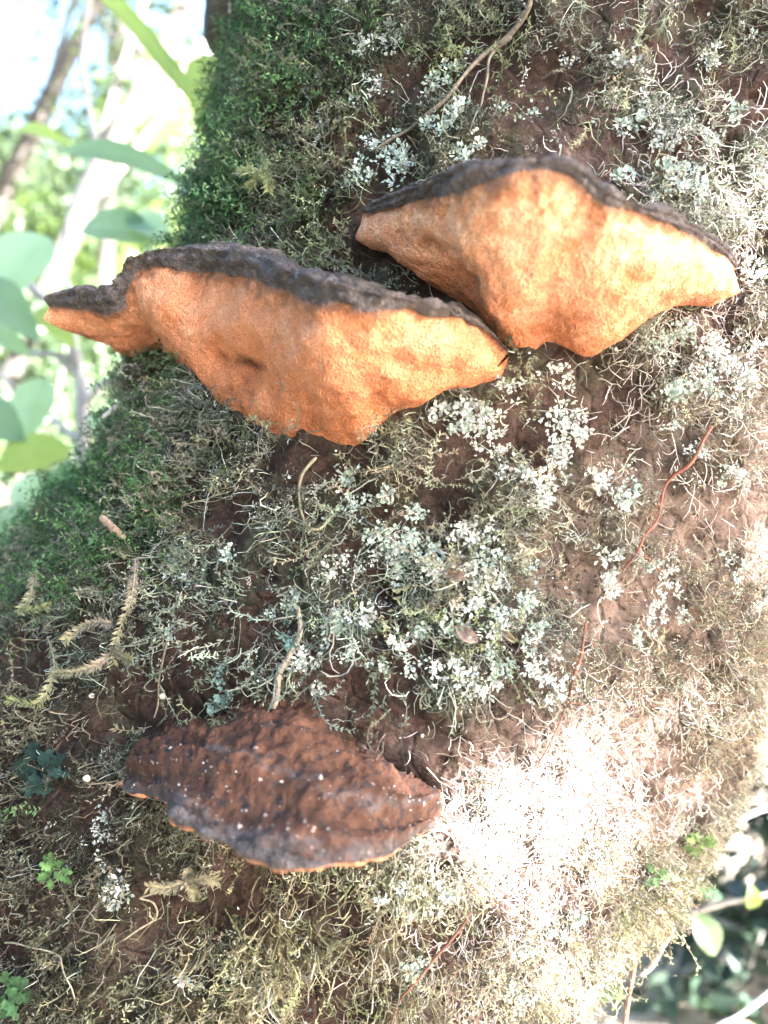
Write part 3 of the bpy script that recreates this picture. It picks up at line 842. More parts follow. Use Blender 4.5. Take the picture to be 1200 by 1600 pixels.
# 6. frilly lichen patches, each one a thing
def lichen_mesh(name, P0_, N0, rx, ry, n, size, col, rot=0.0):
    g, b = frames(N0[None] * 0 + N0[None], N0[None])
    g, b = g[0], b[0]
    V, Fc, Cc = [], [], []
    base = 0
    # lobes grow from a few centres so the outline stays ragged
    cs = rng.normal(0, 0.55, (max(3, n // 9), 2))
    for j in range(n):
        k0 = rng.integers(len(cs))
        a0 = rng.uniform(0, 6.283)
        c = cs[k0]
        rad_ = abs(rng.normal(0, size * 1.5))
        cx_, cy_ = c[0] * rx, c[1] * ry
        x = cx_ * math.cos(rot) - cy_ * math.sin(rot) + math.cos(a0) * rad_; y = cx_ * math.sin(rot) + cy_ * math.cos(rot) + math.sin(a0) * rad_
        L = size * rng.uniform(1.2, 2.6); W = size * rng.uniform(.5, .95)
        lift_ = rng.uniform(0.1, 1.0)
        dv = unit(b * math.cos(a0) - g * math.sin(a0) + N0 * lift_)
        sv = unit(np.cross(dv, N0 + rng.normal(0, .35, 3))); nv = np.cross(sv, dv)
        o = P0_ + b * x - g * y + N0 * (0.004 + 0.003 * rng.random() + 0.003 * (1 - min(1, rad_ / (size * 3))) - (x * x) / 0.66)
        pts_ = [(0, .25, 0), (.45, .75, .1), (.85, 1.0, .25), (1.05, .55, .3), (.9, .08, .12), (1.08, -.5, .3), (.82, -1.0, .25), (.4, -.7, .1), (0, -.25, 0)]
        jit = rng.normal(1, .14, (9, 2))
        V.append(np.array([o + dv * L * p_[0] * jit[i_, 0] + sv * W * p_[1] * jit[i_, 1] + nv * W * p_[2] for i_, p_ in enumerate(pts_)]))
        Fc.append(np.array([[base, base + 1, base + 7], [base, base + 7, base + 8], [base + 1, base + 2, base + 4], [base + 1, base + 4, base + 7], [base + 2, base + 3, base + 4], [base + 4, base + 5, base + 6], [base + 4, base + 6, base + 7]]))
        cc = np.asarray(col) * math.exp(rng.normal(0, .14)) * np.exp(rng.normal(0, .04, 3))
        Cc.append(cc[None] * np.array([.75, .9, 1, 1.08, .95, 1.08, 1, .9, .75])[:, None])
        base += 9
    return mesh_np(name, np.concatenate(V), [np.concatenate(Fc)], M['lichen'], None, np.concatenate(Cc), smooth=False)

MINT = (0.40, 0.48, 0.42); WHITE = (0.54, 0.57, 0.51); GREY = (0.40, 0.44, 0.40); TEAL = (0.14, 0.22, 0.20); SAGE = (0.34, 0.41, 0.34)
LICHEN = {
 'pale lichen tuft scattered among moss between the orange brackets and the rusty one': ('lichen tufts in the middle of the trunk', [
  (560, 790, 28, 26, MINT), (590, 830, 20, 14, MINT), (600, 852, 26, 16, MINT), (545, 880, 18, 14, WHITE), (736, 832, 24, 26, WHITE), (762, 866, 18, 20, MINT),
  (640, 852, 24, 18, MINT), (672, 868, 20, 16, MINT), (735, 935, 18, 24, WHITE), (775, 960, 16, 12, MINT), (812, 938, 22, 26, MINT), (705, 1050, 36, 24, WHITE),
  (742, 1068, 30, 16, WHITE), (770, 1036, 22, 22, MINT), (842, 1042, 28, 30, WHITE), (864, 1068, 16, 22, WHITE), (520, 892, 8, 30, WHITE), (448, 945, 30, 18, MINT),
  (556, 1020, 24, 14, MINT), (600, 1030, 20, 12, MINT), (655, 985, 20, 14, MINT), (625, 1000, 16, 12, WHITE), (590, 870, 14, 10, WHITE), (820, 880, 16, 14, MINT),
  (455, 1000, 12, 12, TEAL), (760, 900, 10, 12, WHITE), (640, 1040, 16, 18, MINT), (545, 960, 16, 14, MINT), (820, 1010, 14, 18, MINT)]),
 'whitish lichen cluster on the bark just under the orange bracket fungi': ('lichen clusters under the orange brackets', [
  (868, 582, 20, 20, WHITE), (794, 598, 18, 16, WHITE), (752, 668, 34, 28, WHITE), (775, 702, 24, 18, WHITE), (735, 640, 20, 14, GREY), (868, 655, 18, 34, WHITE),
  (884, 702, 14, 24, WHITE), (830, 745, 22, 12, WHITE), (845, 770, 14, 16, WHITE), (700, 672, 14, 14, SAGE), (690, 640, 18, 14, GREY), (550, 745, 10, 16, SAGE)]),
 'bright white lichen crust on the sunnier bark beyond the apricot bracket': ('lichen crusts on the sunny side', [
  (1108, 560, 42, 34, WHITE), (1150, 598, 26, 30, WHITE), (1078, 590, 26, 22, WHITE), (1045, 620, 24, 16, SAGE), (1165, 540, 20, 20, WHITE), (1025, 905, 18, 34, WHITE),
  (1008, 955, 18, 22, WHITE), (945, 920, 20, 14, WHITE), (1162, 428, 22, 18, WHITE), (1020, 545, 20, 14, SAGE), (965, 775, 14, 24, MINT), (1140, 890, 14, 24, MINT), (1060, 520, 20, 12, SAGE)]),
 'grey-green leafy lichen clump on dark bark above the bracket fungi': ('lichen clumps above the brackets', [
  (598, 252, 38, 26, MINT), (570, 285, 24, 18, MINT), (638, 268, 24, 22, MINT), (690, 140, 24, 24, SAGE), (702, 196, 28, 20, MINT), (720, 115, 14, 16, SAGE),
  (560, 165, 26, 6, GREY), (726, 245, 10, 14, MINT), (1046, 288, 26, 24, MINT), (1075, 300, 16, 20, MINT), (1035, 222, 40, 22, GREY), (995, 195, 14, 14, MINT),
  (1090, 205, 26, 14, GREY), (612, 62, 18, 14, GREY), (630, 72, 8, 16, MINT), (557, 8, 12, 12, GREY), (515, 205, 16, 26, GREY), (885, 100, 8, 16, GREY), (960, 110, 20, 8, GREY),
  (1155, 62, 12, 16, GREY), (400, 155, 12, 12, SAGE), (790, 180, 18, 10, SAGE), (830, 190, 10, 10, MINT)]),
 'upright white lichen tuft on moss below the rusty bracket': ('white tufts below the rusty bracket', [
  (176, 1302, 22, 46, WHITE), (188, 1386, 18, 26, WHITE), (622, 1388, 30, 24, WHITE), (690, 1395, 24, 26, WHITE), (292, 1515, 10, 10, WHITE)]),
 'small teal lichen sprig on bare dark bark behind the rusty bracket': ('teal sprigs behind the rusty bracket', [
  (350, 1052, 14, 10, TEAL), (362, 1085, 16, 16, TEAL), (345, 1100, 10, 10, TEAL)]),
 'pale lichen rosette beside the green feather moss': ('rosettes by the feather moss', [
  (290, 878, 16, 20, SAGE), (292, 906, 18, 14, GREY), (274, 990, 8, 18, MINT), (370, 865, 8, 12, MINT)]),
}
MARKS = [(450, 1000, 'around the pale dead twig'), (490, 800, 'beside the bent looped strand'), (724, 985, 'around the folded dead leaf scrap'), (708, 880, 'around the small pinkish dead leaf'),
         (890, 1050, 'along the red vine leading to the sunlit bark'), (1010, 820, 'along the red vine below the apricot bracket'), (560, 900, 'in the teal moss above the rusty bracket'),
         (600, 690, 'under the hanging middle of the wide orange bracket'), (780, 590, 'under the notch between both orange brackets'), (760, 690, 'on bare bark under the wide bracket end'),
         (880, 650, 'under the apricot bracket beside the bark hole'), (1110, 570, 'below the far end of the apricot bracket'), (1150, 430, 'touching the far end of the apricot bracket'),
         (600, 265, 'against the near end of the apricot bracket'), (700, 170, 'along the long grey-brown root'), (615, 60, 'on dark bark above the long root'), (1050, 250, 'above the shoulder of the apricot bracket'),
         (900, 100, 'on bare dark bark between root and tree edge'), (400, 160, 'in the dark green moss'), (180, 1340, 'under the tip of the rusty bracket'), (640, 1390, 'under the front lip of the rusty bracket'),
         (350, 1080, 'behind the rusty bracket on bare bark'), (285, 900, 'below the wood splinter'), (1010, 930, 'between the two red vines'), (650, 1030, 'over the back of the rusty bracket'), (300, 1515, 'in the lowest dark moss')]
extra = []
rl2 = np.random.default_rng(32)
rl = np.random.default_rng(31)
for (x0, x1, y0, y1, n_) in ((470, 880, 760, 1080, 16), (960, 1150, 90, 300, 10), (660, 1160, 590, 760, 18), (560, 760, 90, 290, 8), (930, 1180, 780, 1000, 7), (620, 900, 1380, 1560, 10)):
    for k_ in range(n_):
        extra.append((rl.uniform(x0, x1), rl.uniform(y0, y1), rl.uniform(8, 20), rl.uniform(8, 20), [MINT, WHITE, SAGE, GREY][rl.integers(4)]))
LICHEN['scattered'] = ('', [e for e in extra if bare(np.array([e[0]]), np.array([e[1]]))[0] < .45])
for label, (grp, lst) in LICHEN.items():
    for (x, y, rx, ry, c) in lst:
        p, nrm, ok = hit(x, y)
        if not ok: continue
        hN = unit(unit(p - (A0 + AX * ((p - A0) @ AX))) + nrm * 0.3)
        sc = p[1] / F
        o = lichen_mesh('lichen_patch', p, hN, rx * sc, ry * sc, int(20 + rx * ry / 6.5), rl2.uniform(.0008, .0015), c)
        cw = {MINT: 'pale mint', WHITE: 'whitish', GREY: 'grey', TEAL: 'teal', SAGE: 'sage green'}[c]
        sw = 'upright narrow' if ry > 1.45 * rx else 'wide flat' if rx > 1.45 * ry else 'large frilly' if rx * ry > 600 else 'small frilly' if rx * ry < 250 else 'frilly'
        lm = min(MARKS, key=lambda q_: (q_[0] - x) ** 2 + (q_[1] - y) ** 2)[2]
        lab = f'{sw} {cw} lichen tuft {lm}'
        tag(o, lab, 'lichen', 'lichen: ' + lab)

# scattered crumbs of the same lichen, too many to count
def w_crumb(X, Y, q, P, th):
    w = 0.75 * blob(X, Y, 720, 880, 300, 260) + 0.5 * blob(X, Y, 1050, 640, 160, 220) + 0.35 * sstep(1300, 1450, Y) * sstep(300, 600, X) + 0.25 * (Y < 330)
    return np.clip(w * sstep(0.42, 0.62, 0.5 + 0.5 * fbm(P, 36, 3, 111)), 0, 1)
P, N, X, Y, q = samples(26000, w_crumb)
m = len(P)
g, b = frames(P, N)
s = rng.uniform(0.0005, 0.0012, m)
nn = unit(N + rng.normal(0, .6, (m, 3)))
a1 = unit(np.cross(nn, rng.normal(0, 1, (m, 3)))); a2 = np.cross(nn, a1)
an = np.arange(5) / 5 * 6.283
rr = s[:, None] * rng.uniform(.6, 1.3, (m, 5))
o = P + N * rng.uniform(0.001, 0.008, (m, 1))
V = o[:, None] + (a1[:, None] * np.cos(an)[None, :, None] + a2[:, None] * np.sin(an)[None, :, None]) * rr[..., None] + nn[:, None] * (rng.uniform(-.3, .5, (m, 5)) * s[:, None])[..., None]
cc = np.array([0.36, 0.42, 0.36]) * np.exp(rng.normal(0, .35, (m, 1)))
o = mesh_np('lichen_crumbs', V, [np.arange(m * 5).reshape(m, 5)], M['lichen'], None, np.repeat(cc, 5, 0), smooth=False)
tag(o, 'tiny pale lichen flakes sprinkled through the moss on the trunk', 'lichen', kind='stuff')

# ------------------------------------------------------------------ single stems, twigs and bits on the bark
def curve_tube(name, pts, r0, r1, col, mat, parent=None, sides=6, n=24, wob=0.0, seed=1):
    C = resample(pts, n)
    if wob: C = C + wob * np.stack([vnoise(C + 5 * k, 60, seed + k) for k in range(3)], -1)
    T = unit(np.gradient(C, axis=0))
    ref = np.array([0.3, -1, 0.2]); S = unit(np.cross(T, ref)); U = np.cross(S, T)
    t = np.linspace(0, 1, n)
    r = r0 + (r1 - r0) * t
    r = r * (1 + 0.18 * vnoise(C, 180, seed) + 0.25 * vnoise(C, 60, seed + 8))
    r[0] *= 0.6; r[-1] *= 0.35
    an = np.arange(sides) / sides * 6.283
    V = C[:, None] + (S[:, None] * np.cos(an)[None, :, None] + U[:, None] * np.sin(an)[None, :, None]) * r[:, None, None]
    k, s = np.meshgrid(np.arange(n - 1), np.arange(sides), indexing='ij'); s2 = (s + 1) % sides
    q = np.stack([k * sides + s, k * sides + s2, (k + 1) * sides + s2, (k + 1) * sides + s], -1).reshape(-1, 4)
    c = np.asarray(col) * (1 + 0.35 * vnoise(C, 120, seed + 3))[:, None]
    capA = np.arange(sides)[None, ::-1]; capB = ((n - 1) * sides + np.arange(sides))[None]
    return mesh_np(name, V, [q, capA, capB], mat, parent, np.repeat(c, sides, 0))

def on_bark(pts, lift=0.006):
    o = []
    for e in pts:
        p, nrm, ok = hit(e[0], e[1])
        cyl = unit(p - (A0 + AX * ((p - A0) @ AX)))
        o.append(p + cyl * (e[2] if len(e) > 2 else lift))
    return np.array(o)

RED = (0.2, 0.075, 0.05); BROWN = (0.26, 0.20, 0.13); PALE = (0.46, 0.38, 0.29)
def stem(name, label, cat, pts, r0, r1, col, group=None, lift=0.009):
    B3 = on_bark(pts, lift)
    o = curve_tube(name, B3, r0, r1, col, M['stem'], None, 6, 34, 0.0022, len(label))
    if group:
        C3 = resample(B3, 12)
        for k in (2, 5, 7, 9):
            a = C3[k]; e = rng.normal(0, 1, 3) * np.array([.006, .002, .006])
            curve_tube('rootlet', [a, a + e * .6 + np.array([0, .003, 0]), a + e * 1.6 + np.array([0, .008, -.003])], r0 * .45, r0 * .2, np.asarray(col) * 1.1, M['stem'], o, 5, 8)
    return tag(o, label, cat, group)
stem('red_vine', 'thin red stem crossing the bark below the apricot bracket', 'stem', [(1098, 668), (1066, 715), (1028, 752), (1012, 800), (985, 850), (958, 892)], .0011, .0007, RED, 'red stems')
stem('red_vine', 'thin red stem leading down to the sunlit patch of bark', 'stem', [(903, 962), (896, 1010), (888, 1060), (868, 1120), (834, 1188)], .0009, .0008, RED, 'red stems')
stem('red_vine', 'thin dark red stem in the dry moss below the sunlit patch', 'stem', [(730, 1408), (692, 1462), (652, 1510), (615, 1560), (596, 1612)], .0010, .0007, (0.18, 0.085, 0.06), 'red stems')
stem('creeping_root', 'long grey-brown root hanging above the apricot bracket', 'root', [(838, -40), (828, 20), (800, 70), (750, 110), (700, 165), (640, 215), (590, 245)], .0019, .0010, (0.15, 0.125, 0.095))
stem('creeping_root', 'short forked rootlet branching off above the apricot bracket', 'root', [(800, 72), (775, 95), (762, 130), (756, 185)], .0013, .0006, (0.2, 0.17, 0.13))
stem('twig', 'pale dead twig touching the back of the rusty bracket', 'twig', [(470, 945), (473, 985), (458, 1022), (440, 1060), (428, 1106)], .0013, .0019, (0.30, 0.26, 0.21), lift=.006)
stem('twig', 'hairlike dark rootlet hanging to a tiny pale bead on bare bark', 'rootlet', [(274, 1000), (268, 1040), (264, 1085), (255, 1120)], .0008, .0005, (0.16, 0.13, 0.1))
stem('twig', 'bent mossy strand in a loop under the left end of the orange brackets', 'strand', [(498, 720), (478, 745), (476, 790), (482, 822), (502, 828), (525, 806)], .0010, .0007, (0.22, 0.2, 0.13), lift=.006)
stem('twig', 'straw-coloured forked strand in the lower dark moss', 'strand', [(30, 1465, .012), (70, 1472, .013), (108, 1480, .014), (130, 1515, .013), (142, 1550, .012)], .0006, .0004, (0.27, 0.245, 0.18))
stem('twig', 'straw-coloured branching strand under the rusty bracket', 'strand', [(208, 1460, .012), (235, 1438, .013), (258, 1418, .014), (255, 1398, .014), (240, 1390, .014), (300, 1372, .014)], .0006, .0004, (0.27, 0.23, 0.16))

# beads
def bead(x, y, r, label, lift):
    p = on_bark([(x, y, lift)])[0]
    u, v = np.meshgrid(np.linspace(0, 2 * np.pi, 13)[:-1], np.linspace(0.05, np.pi - 0.05, 8), indexing='ij')
    S_ = np.stack([np.cos(u) * np.sin(v), np.sin(u) * np.sin(v), np.cos(v) * 0.85], -1)
    S_ = S_ * (1 + 0.1 * vnoise(S_, 2.2, 4))[..., None] * r + p
    o = mesh_np('egg_bead', S_, [grid_faces(12, 8, True)], M['lichen'], None, np.tile([0.55, 0.5, 0.42], (96, 1)))
    tag(o, label, 'bead')
bead(263, 1087, .0022, 'tiny pale bead at the end of a dark rootlet on bare bark', .006)
bead(149, 1087, .0019, 'tiny pale bead alone on the darkest bare bark', .003)
bead(190, 1205, .0022, 'tiny pale bead at the tip of the rusty bracket', .030)

# wood splinter
p = on_bark([(196, 818, .020), (226, 848, .016)])
ax_ = unit(p[1] - p[0]); sd_ = unit(np.cross(ax_, np.array([0, -1.0, 0]))); up_ = np.cross(sd_, ax_)
V = []
for t, w in ((0, .6), (.08, 1), (.5, 1.05), (.92, .95), (1, .55)):
    for a, bb in ((-1, -.5), (1, -.5), (1, .5), (-1, .5)):
        V.append(p[0] + (p[1] - p[0]) * t + sd_ * a * .0022 * w * (1 + .25 * a * (t - .5)) + up_ * bb * .0012 * w)
Fq = [np.array([[k * 4 + j, k * 4 + (j + 1) % 4, k * 4 + 4 + (j + 1) % 4, k * 4 + 4 + j] for k in range(4) for j in range(4)]), np.array([[3, 2, 1, 0], [16, 17, 18, 19]])]
tag(mesh_np('wood_splinter', V, Fq, M['stem'], None, np.tile([0.36, 0.24, 0.17], (20, 1)), smooth=False), 'small tan wood splinter stuck in the green moss', 'splinter')

# large dry moss sprigs hanging from the green moss
def sprig(label, lines, col, col2, lift):
    root = None
    for li, (pts, r) in enumerate(lines):
        C = resample(on_bark([(x, y, lift + (0.004 if li else 0)) for x, y in pts]), 26)
        if root is None:
            root = empty('moss_sprig', C[0]); tag(root, label, 'moss sprig', 'dry moss sprigs')
        n = len(C)
        V, Fq, T, S, U = tubes(C[None], np.array([[0, -1.0, 0]]), np.array([r * .6]), .5, 5)
        cl = lerp(np.tile(col, (n, 1)), np.tile(col2, (n, 1)), np.linspace(0, 1, n)[:, None] ** 1.5)
        mesh_np('stem', V, [Fq], M['strand'], root, np.repeat(cl, 5, 0))
        C2 = np.concatenate([C + T[0] * d for d in (0, .0007, .0014)])
        T2, S2, U2 = (np.concatenate([x[0]] * 3) for x in (T, S, U))
        LV, LF = leaflets(C2[None], T2[None], S2[None], U2[None], np.array([.0046]), np.array([.0006]), .9, .35, 0)
        lc = np.tile(np.concatenate([np.repeat(np.tile(cl, (3, 1)), 4, 0)]), (2, 1))
        mesh_np('leaflets', LV, [LF], M['strand'], root, lc)['kind'] = 'stuff'
sprig('large tan moss sprig hanging over the bare dark bark', [([(244, 880), (242, 910), (236, 945), (220, 985), (210, 1030)], .0012), ([(216, 978), (190, 978), (165, 990), (148, 1004)], .0009),
       ([(210, 1026), (190, 1042), (160, 1052), (132, 1054)], .001), ([(212, 1018), (225, 1022), (238, 1030)], .0009)], (0.29, 0.24, 0.19), (0.25, 0.25, 0.14), .018)
sprig('yellow-green moss sprig curling at the edge of the bare hollow', [([(112, 1000), (122, 1040), (112, 1080), (92, 1102), (55, 1096)], .001), ([(100, 905), (95, 940), (82, 962), (120, 955)], .0009)], (0.22, 0.21, 0.155), (0.25, 0.28, 0.12), .018)
sprig('pale star-shaped moss sprig under the rim of the rusty bracket', [([(308, 1345), (309, 1365), (318, 1385)], .001), ([(309, 1362), (285, 1372), (262, 1372)], .0008), ([(309, 1366), (330, 1358), (350, 1360)], .0008)], (0.26, 0.23, 0.165), (0.24, 0.22, 0.14), .012)
sprig('pale feathery moss sprig in front of the shaded green moss', [([(440, 265), (425, 290), (412, 305)], .001), ([(430, 285), (442, 300), (444, 312)], .0008), ([(424, 288), (405, 290), (396, 292)], .0008)], (0.24, 0.27, 0.13), (0.30, 0.32, 0.16), .012)

# dead leaf scraps
def scrap(x, y, w, h, rot, col, label, lift=.010):
    p, nrm, ok = hit(x, y)
    n0 = unit(p - (A0 + AX * ((p - A0) @ AX)))
    g_, b_ = frames(n0[None], n0[None]); g_, b_ = g_[0], b_[0]
    sc = p[1] / F
    u = np.linspace(-1, 1, 9)
    V = []
    for a in u:
        ww = (1 - abs(a) ** 1.8) * h * 0.5 + 1.0
        for c in np.linspace(-1, 1, 5):
            X_ = a * w * .5; Y_ = c * ww
            xr = X_ * math.cos(rot) - Y_ * math.sin(rot); yr = X_ * math.sin(rot) + Y_ * math.cos(rot)
            V.append(p + b_ * xr * sc + g_ * yr * sc + n0 * (lift + 0.004 * c * c + 0.003 * math.sin(a * 3)))
    o = mesh_np('dead_leaf', V, [grid_faces(9, 5)], M['strand'], None, np.tile(col, (45, 1)))
    tag(o, label, 'dead leaf', 'dead leaf scraps')
scrap(708, 896, 36, 16, 0.0, (0.36, 0.25, 0.2), 'small pinkish brown dead leaf caught in the moss of the middle trunk')
scrap(724, 985, 40, 20, 0.6, (0.38, 0.27, 0.23), 'folded pinkish dead leaf scrap above the white lichen clusters')
scrap(783, 985, 34, 9, 0.7, (0.36, 0.27, 0.18), 'narrow curled brown leaf scrap beside the folded pinkish one')
scrap(212, 712, 36, 14, -0.8, (0.30, 0.27, 0.22), 'grey dead leaf scrap lying on the green feather moss', .018)

# little green plants on the trunk
def lobed_plant(label, x, y, n, size, col, lift=.014, name='small_plant'):
    n, size = n * 2, size * 0.72
    p, nrm, ok = hit(x, y, 0.67)
    n0 = unit(np.array([0.05, -1, 0.25]))
    root = empty(name, p); tag(root, label, 'plant')
    for j in range(n):
        a = rng.uniform(0, 6.28)
        d = unit(np.array([math.cos(a), -0.35 + rng.normal(0, .25), math.sin(a) - 0.25]))
        o = p + n0 * lift * rng.uniform(.5, 1.2) + d * size * rng.uniform(.1, .7)
        sd2 = unit(np.cross(d, n0)); nn2 = np.cross(sd2, d)
        L, W = size * rng.uniform(.7, 1.1), size * rng.uniform(.4, .6)
        V = []
        for t in np.linspace(0, 1, 8):
            w = W * (0.15 + math.sin(math.pi * min(1, t * 1.02)) ** .8) * (1 + 0.45 * math.sin(t * 24)) * 0.5
            for c in (-1, -.5, 0, .5, 1):
                V.append(o + d * L * t + sd2 * c * w + nn2 * (abs(c) * .25 * w - t * t * L * .3))
        c_ = np.asarray(col) * math.exp(rng.normal(0, .2))
        mesh_np('leaf', V, [grid_faces(8, 5)], M['moss'], root, np.tile(c_, (40, 1)))
    curve_tube('stem', [p - n0 * .01, p + n0 * lift * .5, p + n0 * lift], .0012, .0008, col, M['stem'], root, 5, 6)
lobed_plant('dark teal lobed leaves growing in the shaded hollow', 72, 1195, 9, .019, (0.018, 0.042, 0.036))
lobed_plant('small fresh green lobed plant in the dark moss', 95, 1352, 7, .011, (0.07, 0.14, 0.05))
lobed_plant('green leafy plant at the foot of the shaded moss', 22, 1540, 9, .016, (0.06, 0.13, 0.06))
lobed_plant('glossy yellow-green round leaves at the bright edge of the trunk', 1078, 1312, 8, .011, (0.16, 0.25, 0.08))
lobed_plant('small round green leaves hanging under the bright trunk edge', 1012, 1360, 5, .011, (0.09, 0.17, 0.07))
lobed_plant('curled green leaf clump under the dry moss edge', 935, 1535, 6, .013, (0.13, 0.22, 0.09))
lobed_plant('tiny lit green leaves in a gap of the dark moss', 402, 165, 5, .006, (0.24, 0.34, 0.12))

# hanging rootlets at the lower right edge
root = empty('hanging_rootlet', px(985, 1460, .62)); tag(root, 'red-brown rootlet with a pale loop hanging off the lower trunk edge', 'rootlet')
curve_tube('stem', [px(1000, 1440, .60), px(1004, 1470, .61), px(994, 1500, .62), px(985, 1545, .62), px(972, 1625, .62)], .0022, .0016, (0.36, 0.17, 0.11), M['stem'], root)
curve_tube('loop', [px(955, 1450, .61), px(1000, 1430, .60), px(1040, 1425, .60), px(1052, 1450, .60), px(1035, 1480, .61), px(1018, 1510, .62), px(1000, 1525, .62)], .0012, .0016, (0.6, 0.54, 0.46), M['stem'], root)
curve_tube('branch', [px(945, 1500, .61), px(970, 1493, .61), px(996, 1497, .62)], .001, .0012, (0.5, 0.42, 0.36), M['stem'], root)
curve_tube('tendril', [px(955, 1515, .60), px(968, 1528, .60), px(970, 1550, .60), px(962, 1570, .60), px(955, 1578, .6)], .0012, .0010, (0.42, 0.48, 0.16), M['stem'], root)

# dead stub and knob at the shaded edge
def lumpy_tube(name, pts, radii, mat, parent, seed, amp, n=60, sides=40):
    C = resample(pts, n); r = resample(np.array(radii)[:, None] * np.ones((1, 3)), n)[:, 0]
    T = unit(np.gradient(C, axis=0)); S = unit(np.cross(T, np.array([0.1, -1, 0.1]))); U = np.cross(S, T)
    an = np.arange(sides) / sides * 6.283
    D = S[:, None] * np.cos(an)[None, :, None] + U[:, None] * np.sin(an)[None, :, None]
    G = C[:, None] + D * r[:, None, None]
    G = G + D * (amp * fbm(G * np.array([1, 1, .35]), 60, 4, seed))[..., None]
    k, s = np.meshgrid(np.arange(n - 1), np.arange(sides), indexing='ij'); s2 = (s + 1) % sides
    q = np.stack([k * sides + s, k * sides + s2, (k + 1) * sides + s2, (k + 1) * sides + s], -1).reshape(-1, 4)
    return mesh_np(name, G, [q, np.arange(sides)[None, ::-1], ((n - 1) * sides + np.arange(sides))[None]], mat, parent)
stub = lumpy_tube('dead_limb', [px(372, -420, .86), px(362, -150, .82), px(355, 0, .80), px(352, 60, .80), px(351, 88, .80), px(351, 94, .80)],
                  [.022, .022, .021, .020, .012, .001], M['knot_bark'], None, 5, .004)
tag(stub, 'smooth grey-brown dead limb end hanging beside the mossy trunk edge', 'limb')
o = curve_tube('thread', [px(357, -30, .775), px(359, 40, .775), px(357, 88, .775)], .0005, .0004, (0.5, 0.48, 0.4), M['stem'], None, 5, 16)
tag(o, 'single pale hair-thin thread hanging over the dead limb', 'thread')
lumpy_tube('knot', [px(262, 520, .655), px(240, 545, .645), px(228, 585, .64), px(222, 630, .65), px(235, 665, .66), px(260, 690, .67)],
           [.012, .016, .017, .015, .010, .003], M['knot_bark'], tree, 9, .005)
o = curve_tube('twig', [px(235, 605, .63), px(205, 622, .625), px(180, 638, .62), px(158, 652, .615)], .0012, .0021, (0.42, 0.40, 0.36), M['stem'], None, 6, 14, .001)
tag(o, 'short broken pale twig poking out above the green moss', 'twig')

# ------------------------------------------------------------------ ground
gx = np.concatenate([np.linspace(-60, -4, 30)[:-1], np.linspace(-4, 4, 120), np.linspace(4, 60, 30)[1:]])
gy = np.concatenate([np.linspace(-60, -3, 30)[:-1], np.linspace(-3, 8, 140), np.linspace(8, 80, 30)[1:]])
GX, GY = np.meshgrid(gx, gy, indexing='ij')
def ground_z(x, y):
    p = np.stack([x, y, np.zeros_like(x)], -1)
    return 0.10 * fbm(p, 0.6, 3, 5) + 0.03 * fbm(p, 4, 3, 6) + 0.10 * np.maximum(0, y - 4)
GZ = ground_z(GX, GY)
t = NT('leaf_litter')
c = t.ramp(t.noise(1.6, 5), [(0.3, (0.14, 0.115, 0.09)), (0.55, (0.31, 0.27, 0.225)), (0.75, (0.23, 0.22, 0.165))])
c = t.mix(0.8, c, t.ramp(t.vor(26), [(0.05, (0.55, 0.5, 0.45)), (0.5, (1.2, 1.15, 1.1))]), 'MULTIPLY')
t.color(c); t.bump(t.noise(40, 5, .7), .03, .8)
o = mesh_np('ground', np.stack([GX, GY, GZ], -1), [grid_faces(len(gx), len(gy))], t.m)
o['kind'] = 'structure'; o['label'] = 'forest floor covered with leaf litter'; o['category'] = 'ground'

# ------------------------------------------------------------------ plants behind the trunk
L_DARK = mat_leaf('leaf_dark', (0.04, 0.068, 0.036), (0.065, 0.098, 0.052), .3)
L_MID = mat_leaf('leaf_mid', (0.075, 0.115, 0.06), (0.12, 0.165, 0.09), .3)
L_LIME = mat_leaf('leaf_lime', (0.20, 0.29, 0.09), (0.27, 0.36, 0.13), .5)
L_TEAL = mat_leaf('leaf_teal', (0.10, 0.19, 0.13), (0.17, 0.27, 0.20), .5, .5)
L_DEEP = mat_leaf('leaf_deep', (0.018, 0.034, 0.022), (0.032, 0.055, 0.036), .2)  # leaf colour darkened to paint in the shade at lower right
L_MINT = mat_leaf('leaf_mint', (0.20, 0.33, 0.24), (0.28, 0.42, 0.33), .45, .5)

def leaf_obj(name, base, tip, width, mat, parent, curl=0.15, face=None):
    base, tip = np.asarray(base), np.asarray(tip)
    d = tip - base; L = np.linalg.norm(d); d = d / L
    f = unit(np.asarray(face if face is not None else (0.15, -1, 0.35), float))
    sd2 = unit(np.cross(d, f)); nn2 = np.cross(sd2, d)
    V = []
    nt = 14
    for t_ in np.linspace(0, 1, nt):
        w = width * 0.5 * (math.sin(math.pi * t_ ** 0.85) ** 0.8 + 0.02) * (1 + .05 * math.sin(t_ * 40))
        for c_ in np.linspace(-1, 1, 7):
            V.append(base + d * L * t_ + sd2 * c_ * w + nn2 * (curl * L * math.sin(math.pi * t_) + abs(c_) * w * 0.35))
    return mesh_np(name, V, [grid_faces(nt, 7)], mat, parent)

